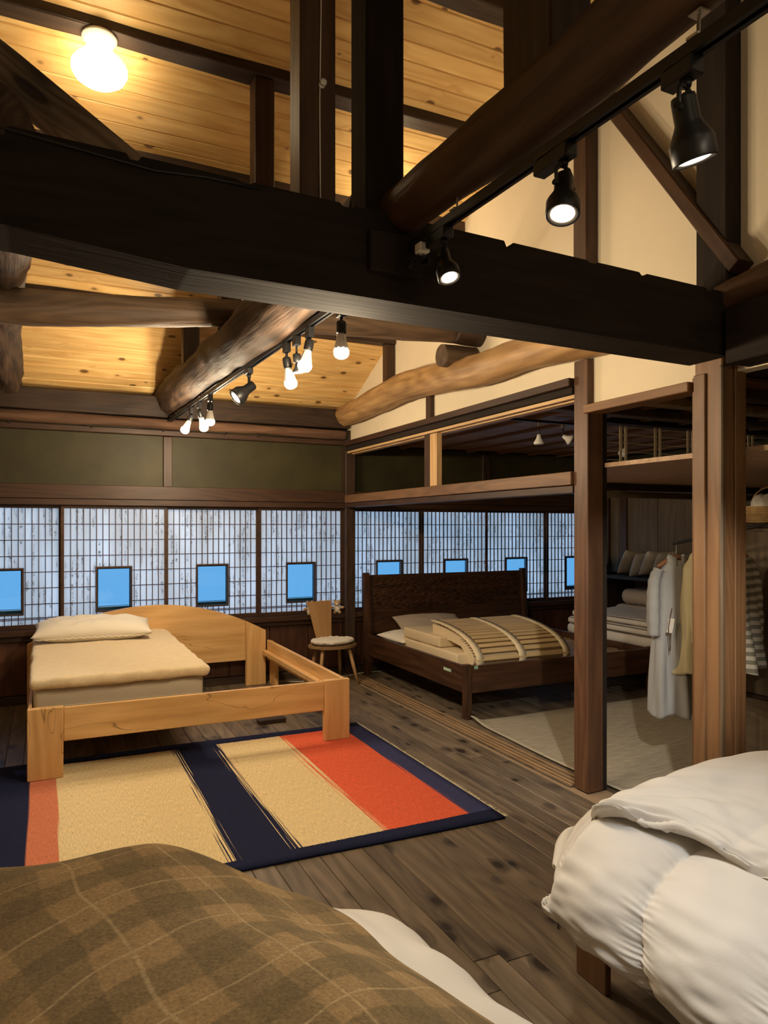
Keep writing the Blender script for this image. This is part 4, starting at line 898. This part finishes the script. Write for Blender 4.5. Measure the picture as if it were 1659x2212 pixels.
fz = gs.math('LESS_THAN', gs.math('FRACT', gs.math('MULTIPLY', sps.outputs[2], 1 / .047)), .5); gs.l(gs.mix(fz, (.50, .47, .40), (.19, .18, .14)), bs.inputs['Base Color']); bs.inputs['Roughness'].default_value = .9
gst = garment(.57, R(0), 'grey and white striped shirt hanging right of the large door post', .80, .155, ms, sleeve=.50)

# ================================================================ FOREGROUND BED AT THE LEFT (BLANKET)
def m_blanket():
    m, nt, b = new_mat('brown_check_wool'); g = N(nt); uv = g.n('ShaderNodeUVMap'); uv.uv_map = 'UVMap'; tc = g.n('ShaderNodeTexCoord')
    wn_ = g.n('ShaderNodeTexNoise'); g.l(uv.outputs[0], wn_.inputs['Vector']); wn_.inputs['Scale'].default_value = 2.4; wn_.inputs['Detail'].default_value = 1
    wv = g.vmath('SCALE', wn_.outputs['Color']); nt.nodes[-1].inputs['Scale'].default_value = .16
    p = g.vmath('ADD', uv.outputs[0], wv); sp = g.n('ShaderNodeSeparateXYZ'); g.l(p, sp.inputs[0]); X, Y = sp.outputs[0], sp.outputs[1]
    a1 = g.math('ADD', g.math('MULTIPLY', X, .50), g.math('MULTIPLY', Y, -.87)); a2 = g.math('ADD', g.math('MULTIPLY', X, .95), g.math('MULTIPLY', Y, .28))
    def band(a, per, w, ph):
        f = g.math('FRACT', g.math('ADD', g.math('MULTIPLY', a, 1 / per), ph)); q = g.math('ABSOLUTE', g.math('SUBTRACT', f, .5))
        return g.rng(q, w / 2 - .012, w / 2 + .012, 1, 0), g.rng(g.math('ABSOLUTE', g.math('SUBTRACT', q, .5)), .008, .022, 1, 0)
    b1, l1 = band(a1, .185, .40, .1); b2, l2 = band(a2, .23, .42, .35)
    dk = g.math('MAXIMUM', g.math('MULTIPLY', b1, .75), g.math('MULTIPLY', b2, .0)); both = g.math('MULTIPLY', b1, b2)
    col = g.mix(g.math('MULTIPLY', b1, .60), (0.28, 0.185, 0.085), (0.125, 0.092, 0.044)); col = g.mix(g.math('MULTIPLY', b2, .55), col, (0.12, 0.088, 0.042))
    ln = g.math('MAXIMUM', l1, l2); col = g.mix(g.math('MULTIPLY', ln, .42), col, (0.50, 0.38, 0.21))
    n1 = g.noise(tc.outputs['Object'], 140, 4, .7); n2 = g.noise(tc.outputs['Object'], 35, 3, .6)
    hs = g.n('ShaderNodeHueSaturation'); g.l(g.math('MULTIPLY', g.rng(n1, .25, .75, .62, 1.38), g.rng(n2, .3, .7, .88, 1.12)), hs.inputs['Value']); g.l(col, hs.inputs['Color']); g.l(hs.outputs[0], b.inputs['Base Color'])
    b.inputs['Roughness'].default_value = 1.0; b.inputs['Specular IOR Level'].default_value = .05; b.inputs['Sheen Weight'].default_value = .12; g.bump(n1, .6, .003, b); return m
def d_se(X, Y, x0, rx, y0, ry, p=2.4):
    dx = max(0, X - x0) / rx; dy = max(0, Y - y0) / ry; return (dx ** p + dy ** p) ** (1 / p)
def bed_top(X, Y, x0=.12, rx=.93, y0=1.62, ry=.62, h=.775, drop=.46):
    d = d_se(X, Y, x0, rx, y0, ry)
    z = h - drop * (sm(.30, 1.25, d))
    z += .018 * noise.noise(V((X * 2.2 + 1, Y * 2.2, 4))) + .012 * math.sin(X * 7 + Y * 5.0 + 2 * noise.noise(V((X * 2, Y * 2, 1)))) * (1 - .5 * sm(.9, 1.2, d))
    z -= .030 * math.exp(-((X + .02) / .14) ** 2) * sm(1.6, 2.1, Y)
    return z
def blanket(u, v):
    X = -.85 + 1.80 * u; Y = .15 + 1.98 * v
    # the right hem runs diagonally inward toward the camera-side corner
    return (X, Y, bed_top(X, Y))
b1_ = thing('bed', 'low wooden bed hidden under the brown blanket in the left foreground', 'bed', (0, 1.1, 0))
for nm, lo, hi, ax in (('side_rail', (-.72, .15, .18), (-.69, 1.72, .32), 'y'), ('side_rail', (.62, .15, .18), (.65, 1.60, .32), 'y'), ('foot_rail', (-.69, 1.57, .18), (.62, 1.60, .32), 'x'), ('leg', (-.72, 1.601, 0), (-.64, 1.66, .32), 'z'), ('leg', (.57, 1.601, 0), (.65, 1.66, .32), 'z'), ('leg', (-.72, .08, 0), (-.64, .149, .32), 'z'), ('leg', (.57, .08, 0), (.65, .149, .32), 'z')):
    box(nm, lo, hi, MIDT(ax), b1_, .004)
for k in range(6): box('bed_slat', (-.689, .22 + k * .23, .285), (.619, .32 + k * .23, .30), SLATW('x'), b1_, .002)
link('mattress_body', pad_mesh((-.66, .16, .301), (.60, 1.60, .50), .05, (8, 8, 3), .004, 3), M_SHEET, thing('mattress', 'thick mattress under the brown blanket in the left foreground', 'mattress', (0, 0, 0)))
bl = thing('blanket', 'brown checked wool blanket mounded over the bed in the left foreground', 'blanket', (0, 0, 0))
HB = [(-.85, 2.12), (.55, 2.12), (.70, 2.02), (.80, 1.88), (.885, 1.62), (.93, 1.40), (.95, 1.2), (.95, .15)]
def hemx(y):
    pts = sorted([(p[1], p[0]) for p in [(.55, 2.13), (.70, 2.02), (.80, 1.86), (.885, 1.62), (.925, 1.40), (.94, 1.2), (.94, .15)]])
    if y <= pts[0][0]: return pts[0][1]
    for (y0, x0), (y1, x1) in zip(pts[:-1], pts[1:]):
        if y <= y1: return x0 + (x1 - x0) * (y - y0) / (y1 - y0)
    return pts[-1][1]
def blanket(u, v):
    Y = .15 + 1.98 * v; X = -.85 + (hemx(Y) + .85) * u
    return (X, Y, bed_top(X, Y) - .115 * sm(.22, .60, X) * sm(1.0, 1.75, Y))
solid(link('wool_cloth', grid_surface(150, 170, blanket, lambda u, v: (-.85 + (hemx(.15 + 1.98 * v) + .85) * u, .15 + 1.98 * v)), m_blanket(), bl), .007)
hm = [V(blanket(1.0, k / 80)) for k in range(81)]
link('hem', smooth_sides(mesh(tube_bm([p + V((.0, 0, -.004)) for p in hm], .0065, 8))), plain('blanket_hem', (0.30, 0.19, 0.09), .95, bump=.6, bscale=150), bl)
dv = thing('duvet', 'white cotton duvet showing from under the brown blanket hem', 'duvet', (0, 0, 0))
def duv(u, v):
    Y = .2 + 2.02 * v; q = Y
    hx = hemx(min(Y, 2.13)) + .095 + .028 * math.sin(Y * 11 + 1) + (.06 * sm(1.75, 2.0, Y))
    X = -.80 + (hx + .80) * u
    e = sm(.85, 1.0, u)
    z = bed_top(X, Y) - .030 - .045 * sm(.22, .60, X) * sm(1.0, 1.75, Y) - .07 * sm(.22, .60, X) * sm(1.0, 1.75, Y) * (1 - sm(.80, .95, u)) + .075 * sm(.90, .985, u) * (.4 + .6 * sm(.2, .5, X)) - .05 * e * e + .010 * math.sin(Y * 26 + X * 5) * e
    return (X, Y, z - .10 * sm(.97, 1.0, v))
solid(link('duvet_cover', grid_surface(110, 140, duv), M_DUVET, dv), .012)

# ================================================================ FOREGROUND BED AT THE RIGHT (DUVETS)
rb = thing('bed', 'honey brown bed frame under the puffy white duvet in the right foreground', 'bed', (2.3, .9, 0))
for nm, lo, hi, ax in (('leg', (1.665, 1.800, 0), (1.690, 1.945, .40), 'z'), ('leg', (1.665, -.10, 0), (1.690, .045, .40), 'z'), ('leg', (2.935, 1.800, 0), (2.96, 1.945, .40), 'z'), ('leg', (2.935, -.10, 0), (2.96, .045, .40), 'z'), ('side_rail', (1.691, -.10, .24), (1.72, 1.945, .40), 'y'), ('side_rail', (2.905, -.10, .24), (2.934, 1.945, .40), 'y'), ('foot_rail', (1.721, 1.915, .24), (2.904, 1.945, .40), 'x'), ('head_rail', (1.721, -.10, .24), (2.904, -.07, .40), 'x')):
    box(nm, lo, hi, MIDT(ax), rb, .003)
for k in range(8): box('bed_slat', (1.721, -.03 + k * .245, .37), (2.904, .08 + k * .245, .388), SLATW('x'), rb, .002)
mt2 = thing('mattress', 'thick mattress hidden under the puffy white duvets', 'mattress', (2.3, .92, .389)); link('mattress_body', pad_mesh((-.58, -.98, 0), (.62, .98, .15), .04, (8, 8, 3), .004, 5), M_SHEET, mt2)
PR = [(1.545, .325), (1.47, .318), (1.415, .335), (1.395, .385), (1.41, .455), (1.46, .525), (1.56, .595), (1.70, .640), (1.90, .665), (2.3, .68), (2.8, .67), (3.05, .62), (3.12, .50), (3.10, .40)]
def seam(Y, s): return Y + .10 * math.sin(s * 3.0) - .10 * s
def puff(Y, per): 
    f = abs(math.sin(PI * Y / per)); return f ** .5
def duvet_low(u, v):
    Y = -.12 + 2.13 * v; s = u
    p = interp([(a, b, 0) for a, b in PR], s); q = interp([(a, b, 0) for a, b in PR], min(1, s + .004)); d = (q - p)
    if d.length < 1e-6: d = V((1, 0, 0))
    d.normalize(); n = V((-d.y, d.x))
    Ys = Y + .12 * sm(.55, .0, s)
    pf = puff(Ys + .13, .40)
    near = abs(math.sin(PI * (Ys + .13) / .40)); gath = math.exp(-(near / .35) ** 2)
    b = .050 * (pf - .75) * (1 if s < .93 else 0)
    b += .0075 * gath * noise.noise(V((s * 95, Ys * 9, 2))) * 1.4 + .0070 * noise.noise(V((s * 30, Y * 11, 5))) + .010 * noise.noise(V((s * 10, Y * 4.5, 8)))
    b *= 1 - .85 * sm(1.72, 1.92, Y); hemf = sm(.22, .02, s); b += hemf * .022 * math.sin(Y * 24 + 3 * noise.noise(V((Y * 3, 0, 0))))
    e = sm(1.66, 2.02, Y); cx, cz = 2.2, .48
    X = p.x + n.x * b; Z = p.y + n.y * b
    k = 1 - .30 * e * e
    X += .95 * max(0, Y - 1.75) * (1 - sm(.30, .75, s))
    gt = math.exp(-((Y - 1.765) / .040) ** 2) * sm(.30, .12, s); X -= .065 * gt; Z = Z - .11 * e * e * sm(.15, .5, s) + .03 * gt
    if Y > 1.76: Z += (Y - 1.76) * .55 * sm(.3, .1, s)
    return (X, Y - .03 * (1 - e) * 0, max(Z, .30))
dl = thing('duvet', 'lower puffy white duvet hanging over the right foreground bed', 'duvet', (0, 0, 0))
solid(link('quilted_cover', grid_surface(260, 220, duvet_low), M_DUVET, dl), .012, -1)
# woven mark at the corner
mk = bmesh.new()
for (a, b_, c_, d_) in ((0, .018, .010, .021), (.004, .010, .006, .022), (.0, .010, .010, .013), (.014, .004, .017, .022), (.014, .019, .026, .022), (.018, .004, .020, .016), (.020, .011, .026, .013), (.022, .002, .024, .016), (.019, .006, .027, .008)):
    bx(mk, (-.0006, a, b_), (.0006, c_, d_))
link('woven_mark', mesh(mk), M_BLACK, dl, V(duvet_low(.17, (1.70 + .12) / 2.13)) + V((-.024, -.012, -.012)), Euler((0, R(6), R(-20))))
# upper duvet: a second layer folded back on top
def duvet_up(u, v):
    Y = .35 + 1.60 * v
    xe = 1.600 + .09 * sm(1.75, 1.35, Y) + .012 * math.sin(Y * 13) - .02 * sm(1.60, 1.9, Y) + .85 * max(0, Y - 1.74)
    PU = [(xe + .07, .655), (xe + .005, .648), (xe - .012, .672), (xe + .03, .705), (xe + .15, .728), (xe + .35, .735), (2.35, .735), (2.80, .71), (3.06, .65), (3.14, .56)]
    p = interp([(a, b, 0) for a, b in PU], u)
    lip = math.exp(-((u - .20) / .07) ** 2)
    b = .016 * (puff(Y + .05, .46) - .7) + .010 * noise.noise(V((u * 26, Y * 10, 3))) * (1 + lip) + .014 * noise.noise(V((u * 8, Y * 5, 6))) + .016 * lip * math.sin(Y * 19 + 2 * noise.noise(V((Y * 5, 1, 1))))
    e = sm(1.60, 1.97, Y); z = p.y + b - .20 * e * e - .02 * sm(.985, 1, v)
    z += .022 * sm(.45, .60, u) * sm(1.1, 1.7, Y) * (1 - e * .7)
    return (p.x, Y, z)
du = thing('duvet', 'upper white duvet with a crinkled edge lying on the puffy one', 'duvet', (0, 0, 0))
solid(link('duvet_cover', grid_surface(200, 170, duvet_up), M_DUVET, du), .010, -1)

# ================================================================ LAMPS
def aimq(d): return V((0, 0, -1)).rotation_difference(V(d).normalized())
def point_light(name, parent, loc, power, col, r=.03):
    l = bpy.data.lights.new(name, 'POINT'); l.energy = power; l.color = col; l.shadow_soft_size = r
    o = bpy.data.objects.new(name, l); C.objects.link(o); o.parent = parent; o.location = loc; return o
def spot_light(name, parent, loc, q, power, col, size=70, blend=.6, r=.03):
    l = bpy.data.lights.new(name, 'SPOT'); l.energy = power; l.color = col; l.spot_size = R(size); l.spot_blend = blend; l.shadow_soft_size = r
    o = bpy.data.objects.new(name, l); C.objects.link(o); o.parent = parent; o.location = loc; o.rotation_mode = 'QUATERNION'; o.rotation_quaternion = q; return o
def yrot(d): return Euler((0, 0, math.atan2(d.y, d.x)))

r1a, r1b = V((1.035, 6.86, 2.545)), V((1.182, 2.72, 2.545))
r2a, r2b = V((1.153, 2.20, 2.535)), V((1.185, -1.6, 2.44))
def rail_pt(a, b, y): t = (y - a.y) / (b.y - a.y); return a + (b - a) * t
def rail(a, b, lab):
    d = (b - a); L = d.length; q = frame_q(d)
    e = link('lighting_track', None, None, None, a, q, label=lab, cat='lighting track')
    bm = bmesh.new(); bx(bm, (0, -.017, .0), (L, .017, .006)); bx(bm, (0, -.017, -.018), (L, -.012, 0)); bx(bm, (0, .012, -.018), (L, .017, 0)); bx(bm, (0, -.017, -.020), (L, -.006, -.018)); bx(bm, (0, .006, -.020), (L, .017, -.018))
    link('channel', mesh(bm), M_BLACK, e); return e, q
def clamp(e, q, a, b, y, up=.05):
    x = (rail_pt(a, b, y) - a).length; bm = bmesh.new()
    bx(bm, (x - .014, -.02, .006), (x + .014, .02, .012), .001); bm2 = tube_bm([(x, 0, .012), (x, 0, up)], .0035, 8, bm)
    bx(bm, (x - .016, -.014, up - .004), (x + .016, .014, up), .001)
    link('hanger_clamp', mesh(bm), M_STEEL, e)
t1, q1 = rail(r1a, r1b, 'long black lighting track hung under the crooked log toward the far wall')
for y in (6.45, 5.55, 4.3, 3.05): clamp(t1, q1, r1a, r1b, y, .055)
xb = (rail_pt(r1a, r1b, 2.83) - r1a).length
link('feed_box', box_mesh((xb - .03, -.018, -.045), (xb + .03, .02, -.021), .004), M_WHITEP, t1)
t2, q2 = rail(r2a, r2b, 'black lighting track under the near log in the upper right foreground')
clamp(t2, q2, r2a, r2b, 1.90, .06); clamp(t2, q2, r2a, r2b, 1.0, .06)
xb = (rail_pt(r2a, r2b, 2.12) - r2a).length
link('feed_box', box_mesh((xb - .022, -.02, -.055), (xb + .02, .02, -.021), .004), M_WHITEP, t2)
bm = bmesh.new()
for k in range(5):
    pts = [(xb - .03 + .05 * math.sin(a * 1.3 + k) * .6 + .0, .03 * math.cos(a + k) + .0, -.075 + .018 * math.sin(a * 2 + k)) for a in [i * .45 for i in range(15)]]
    tube_bm(pts, .0022, 5, bm)
link('cable_coil', mesh(bm), M_BLACK, t2)

def adapter(e, L=.06, dirv=None):
    d = dirv or V((0, 1, 0)); z = math.atan2(d.y, d.x)
    link('adapter', box_mesh((-.026, -.016, -.050), (.026, .016, -.0), .003), M_BLACK, e, (0, 0, 0), Euler((0, 0, z)))
def bulb_lamp(p, drop, lab, tilt=(0, 0, -1), lit=True, power=None, fins=True, scale=1.0, group=None):
    e = thing('bulb_lamp', lab, 'lamp', p - V((0, 0, .021)), 0, group); adapter(e)
    tube('stem', [V((0, 0, -.05)) + e.location, V((0, 0, -drop)) + e.location], .0075, M_BLACK, e, 10)
    q = aimq(tilt); t = V(tilt).normalized(); o0 = V((0, 0, -drop)) - t * .008
    lathe('socket', [(.010, .004), (.021, -.002), (.023, -.012), (.023, -.050), (.019, -.056), (.0, -.056)][:-1], M_BLACK, e, o0, q, seg=16)
    b0 = o0 + t * .054
    lathe('bulb_body', [(.017, 0), (.020, -.012), (.024, -.032), (.031, -.060), (.033, -.070)], M_WHITEP, e, b0, q, seg=36, fins=18, fin=-.10)
    lathe('bulb_dome', [(.031, -.068), (.035, -.078), (.034, -.092), (.027, -.104), (.014, -.111), (.004, -.113)], M_EMB if lit else M_WHITEP, e, b0, q, seg=24)
    if lit: point_light('bulb_light', e, b0 + t * .16, power or P_BULB, WARM, .035)
    return e
def spot_lamp(p, aim, lab, drop=.05, box_len=.05, cone=True, lit=True, power=None, size=70, s=1.0, yaw=0.0, yoke=True, group=None, col=(1.0, .93, .82)):
    e = thing('spot_lamp', lab, 'spotlight', p - V((0, 0, .021)), 0, group)
    link('adapter', box_mesh((-box_len, -.019, -.036), (.03, .019, 0), .003), M_BLACK, e, (0, 0, 0), Euler((0, 0, -PI / 2)))
    t = V(aim).normalized(); q = aimq(t)
    link('swivel', smooth_sides(mesh(tube_bm([(0, 0, -.036), (0, 0, -drop)], [.013, .010], 12))), M_BLACK, e)
    piv = V((0, 0, -drop - .060 * s))
    if yoke:
        cy = math.cos(yaw); sy = math.sin(yaw); ax = V((cy, sy, 0)); w_ = .036 * s
        pts = [piv + ax * w_ + V((0, 0, -.004)), piv + ax * w_ + V((0, 0, .042 * s)), piv + ax * w_ * .7 + V((0, 0, .056 * s)), V((0, 0, -drop)), piv - ax * w_ * .7 + V((0, 0, .056 * s)), piv - ax * w_ + V((0, 0, .042 * s)), piv - ax * w_ + V((0, 0, -.004))]
        link('yoke', smooth_sides(mesh(tube_bm(pts, .0058 * s, 8))), M_BLACK, e)
        for sgn in (1, -1): link('pivot_knob', mesh(tube_bm([piv + ax * sgn * w_ * .85, piv + ax * sgn * w_ * 1.28], .0085 * s, 12)), M_BLACK, e)
        cord = [piv + V((0, 0, .04)) * s - ax * .01, piv + V((0, 0, .055)) * s + ax * .008, V((0, 0, -drop + .004))]
        link('cord', smooth_sides(mesh(tube_bm([interp(cord, i / 8) for i in range(9)], .0032 * s, 6))), M_BLACK, e)
    else:
        link('arm', smooth_sides(mesh(tube_bm([(0, 0, -drop), piv], .009, 10))), M_BLACK, e)
    prof = [(.020, .030), (.027, .028), (.029, .020), (.030, -.030), (.034, -.040), (.049, -.068), (.052, -.076), (.052, -.118), (.050, -.121), (.046, -.121), (.045, -.112)]
    prof = [(r * s, (z + .008) * s) for r, z in prof]
    lathe('housing', prof, M_BLACK, e, piv, q, seg=32)
    lathe('reflector_rim', [(.0455 * s, -.104 * s), (.0450 * s, -.111 * s), (.036 * s, -.107 * s), (.034 * s, -.1065 * s)], M_WHITEP if lit else M_BLACK, e, piv, q, seg=32)
    lathe('lens', [(.034 * s, -.1062 * s), (.033 * s, -.109 * s), (.018 * s, -.1105 * s), (.003 * s, -.111 * s)], M_EMW if lit else M_BLACK, e, piv, q, seg=28)
    if lit: spot_light('spot_beam', e, piv + t * (.135 * s), q, power or P_SPOT, col, size, .7, .03)
    return e
A = lambda y: rail_pt(r1a, r1b, y)
bulb_lamp(A(2.91), .075, 'lit ribbed bulb on the far track, closest to the tie beam')
bulb_lamp(A(3.29), .070, 'tilted lit bulb on the far track, second from the tie beam', tilt=(-.25, -.15, -1))
bulb_lamp(A(3.62), .085, 'lit bulb on the far track, third from the tie beam', tilt=(.18, 0, -1))
sl_ = thing('spot_lamp', 'small unlit black lamp between two lit bulbs on the far track', 'spotlight', A(3.47) - V((0, 0, .021)))
adapter(sl_); link('stem', mesh(tube_bm([(0, 0, -.05), (0, 0, -.09)], .006, 8)), M_BLACK, sl_)
lathe('socket', [(.012, 0), (.020, -.004), (.021, -.040), (.016, -.05)], M_BLACK, sl_, (0, 0, -.088), aimq((.1, 0, -1)), seg=16)
lathe('bell_shade', [(.012, 0), (.014, -.020), (.030, -.044), (.031, -.052), (.027, -.050)], M_BLACK, sl_, (.004, 0, -.134), aimq((.1, 0, -1)), seg=20)
spot_lamp(A(4.30), (-.75, -.05, -.60), 'black can spotlight on the far track turned left toward the pale bed', drop=.06, yoke=False, power=P_SPOT * 1.3, size=90, s=1.0)
bulb_lamp(A(5.28), .07, 'lit bulb on the far track just beyond the turned spotlight', power=P_BULB)
bulb_lamp(A(5.62), .075, 'right bulb of the last lit pair on the far track', tilt=(.3, .1, -1), power=P_BULB)
bulb_lamp(A(5.90), .07, 'left bulb of the last lit pair on the far track', tilt=(-.45, 0, -1), power=P_BULB)
B2 = lambda y: rail_pt(r2a, r2b, y)
spot_lamp(B2(1.98), (.05, -.40, -1), 'lit black spotlight on the near track against the tie beam', drop=.050, box_len=.09, yaw=.5, s=.72, power=P_SPOT * .8)
spot_lamp(B2(1.40), (-.25, -.25, -1), 'lit black spotlight in the middle of the near track, tilted to the left', drop=.050, box_len=.10, yaw=.2, s=.80, power=P_SPOT)
spot_lamp(B2(1.03), (.34, .04, -1), 'largest lit black spotlight on the near track, pointing straight down', drop=.050, box_len=.05, yaw=.3, s=.85, power=38, size=56, col=(.80, .90, 1.0))
spot_lamp(B2(.66), (2.3, 3.35, -2.25), 'black spotlight nearest the camera on the near track, aimed into the next room', drop=.050, s=.85, power=300, size=34)
bulb_lamp(B2(.0), .07, 'added ribbed fill bulb on the near track just behind the camera', power=8)  # this bulb and the next are added, unseen fill for the foreground
bulb_lamp(B2(-.9), .07, 'added ribbed fill bulb at the rear end of the near track', power=11)
# globe lamps on the purlin
def globe(loc, lab, power=P_GLOBE):
    e = thing('globe_lamp', lab, 'lamp', loc)
    lathe('ceiling_rose', [(.088, 0), (.088, -.012), (.078, -.020), (.076, -.026), (.066, -.032), (.064, -.038), (.052, -.044), (.050, -.058)], M_WHITEP, e, seg=40)
    lathe('glass_globe', [(.048, -.052), (.062, -.062), (.078, -.085), (.090, -.110), (.118, -.128), (.138, -.155), (.140, -.180), (.125, -.210), (.095, -.232), (.055, -.244), (.01, -.248)], M_EMG, e, seg=40)
    return e
globe((.253, 4.02, 4.128), 'lit white glass globe lamp with ridged base at upper left')
globe((2.20, 4.50, 3.925), 'lit white globe lamp mostly hidden behind the tall black roof post')
globe((.6, -.62, roof_z(-.55) - .16), 'added white fill globe lamp on the roof slope behind the camera, left')  # both rear globes are added out of view as warm fill light
globe((2.1, -.62, roof_z(-.55) - .16), 'added white fill globe lamp on the roof slope behind the camera, right')
timber('purlin', (-2.58, -.62, roof_z(-.62) - .09), (2.88, -.62, roof_z(-.62) - .09), .135, .14, DARKT(), label='roof purlin behind the camera with two added fill globe lamps', cat='beam')
# small fixtures of the next room
tr = thing('lighting_track', 'short black lighting track on the ceiling of the next room', 'lighting track', (3.30, 4.60, 2.385))
link('channel', box_mesh((0, -.015, 0), (.85, .015, .018), .002), M_BLACK, tr)
def small_lamp(x, lab, tilt):
    e = thing('bulb_lamp', lab, 'lamp', (x, 4.60, 2.385)); link('adapter', box_mesh((-.012, -.012, -.03), (.012, .012, 0), .002), M_WHITEP, e)
    link('stem', mesh(tube_bm([(0, 0, -.03), (0, 0, -.10)], .005, 8)), M_BLACK, e)
    lathe('reflector_bulb', [(.012, 0), (.016, -.012), (.020, -.03), (.040, -.062), (.042, -.072), (.035, -.080), (.004, -.082)], M_WHITEP, e, (0, 0, -.095), aimq(tilt), seg=24)
small_lamp(3.56, 'unlit white reflector bulb hanging straight down in the next room', (0, 0, -1))
e_ = thing('bulb_lamp', 'unlit pale bulb seen through the lattice transom', 'lamp', (5.15, 5.30, 2.40))
link('stem', mesh(tube_bm([(0, 0, 0), (0, 0, -.08)], .005, 8)), M_BLACK, e_)
lathe('reflector_bulb', [(.012, 0), (.02, -.012), (.045, -.05), (.042, -.072), (.015, -.09)], M_WHITEP, e_, (0, 0, -.08), aimq((-.6, 0, -1)), seg=24)
small_lamp(3.80, 'small unlit white reflector bulb tilted sideways in the next room', (.7, -.5, -.5))
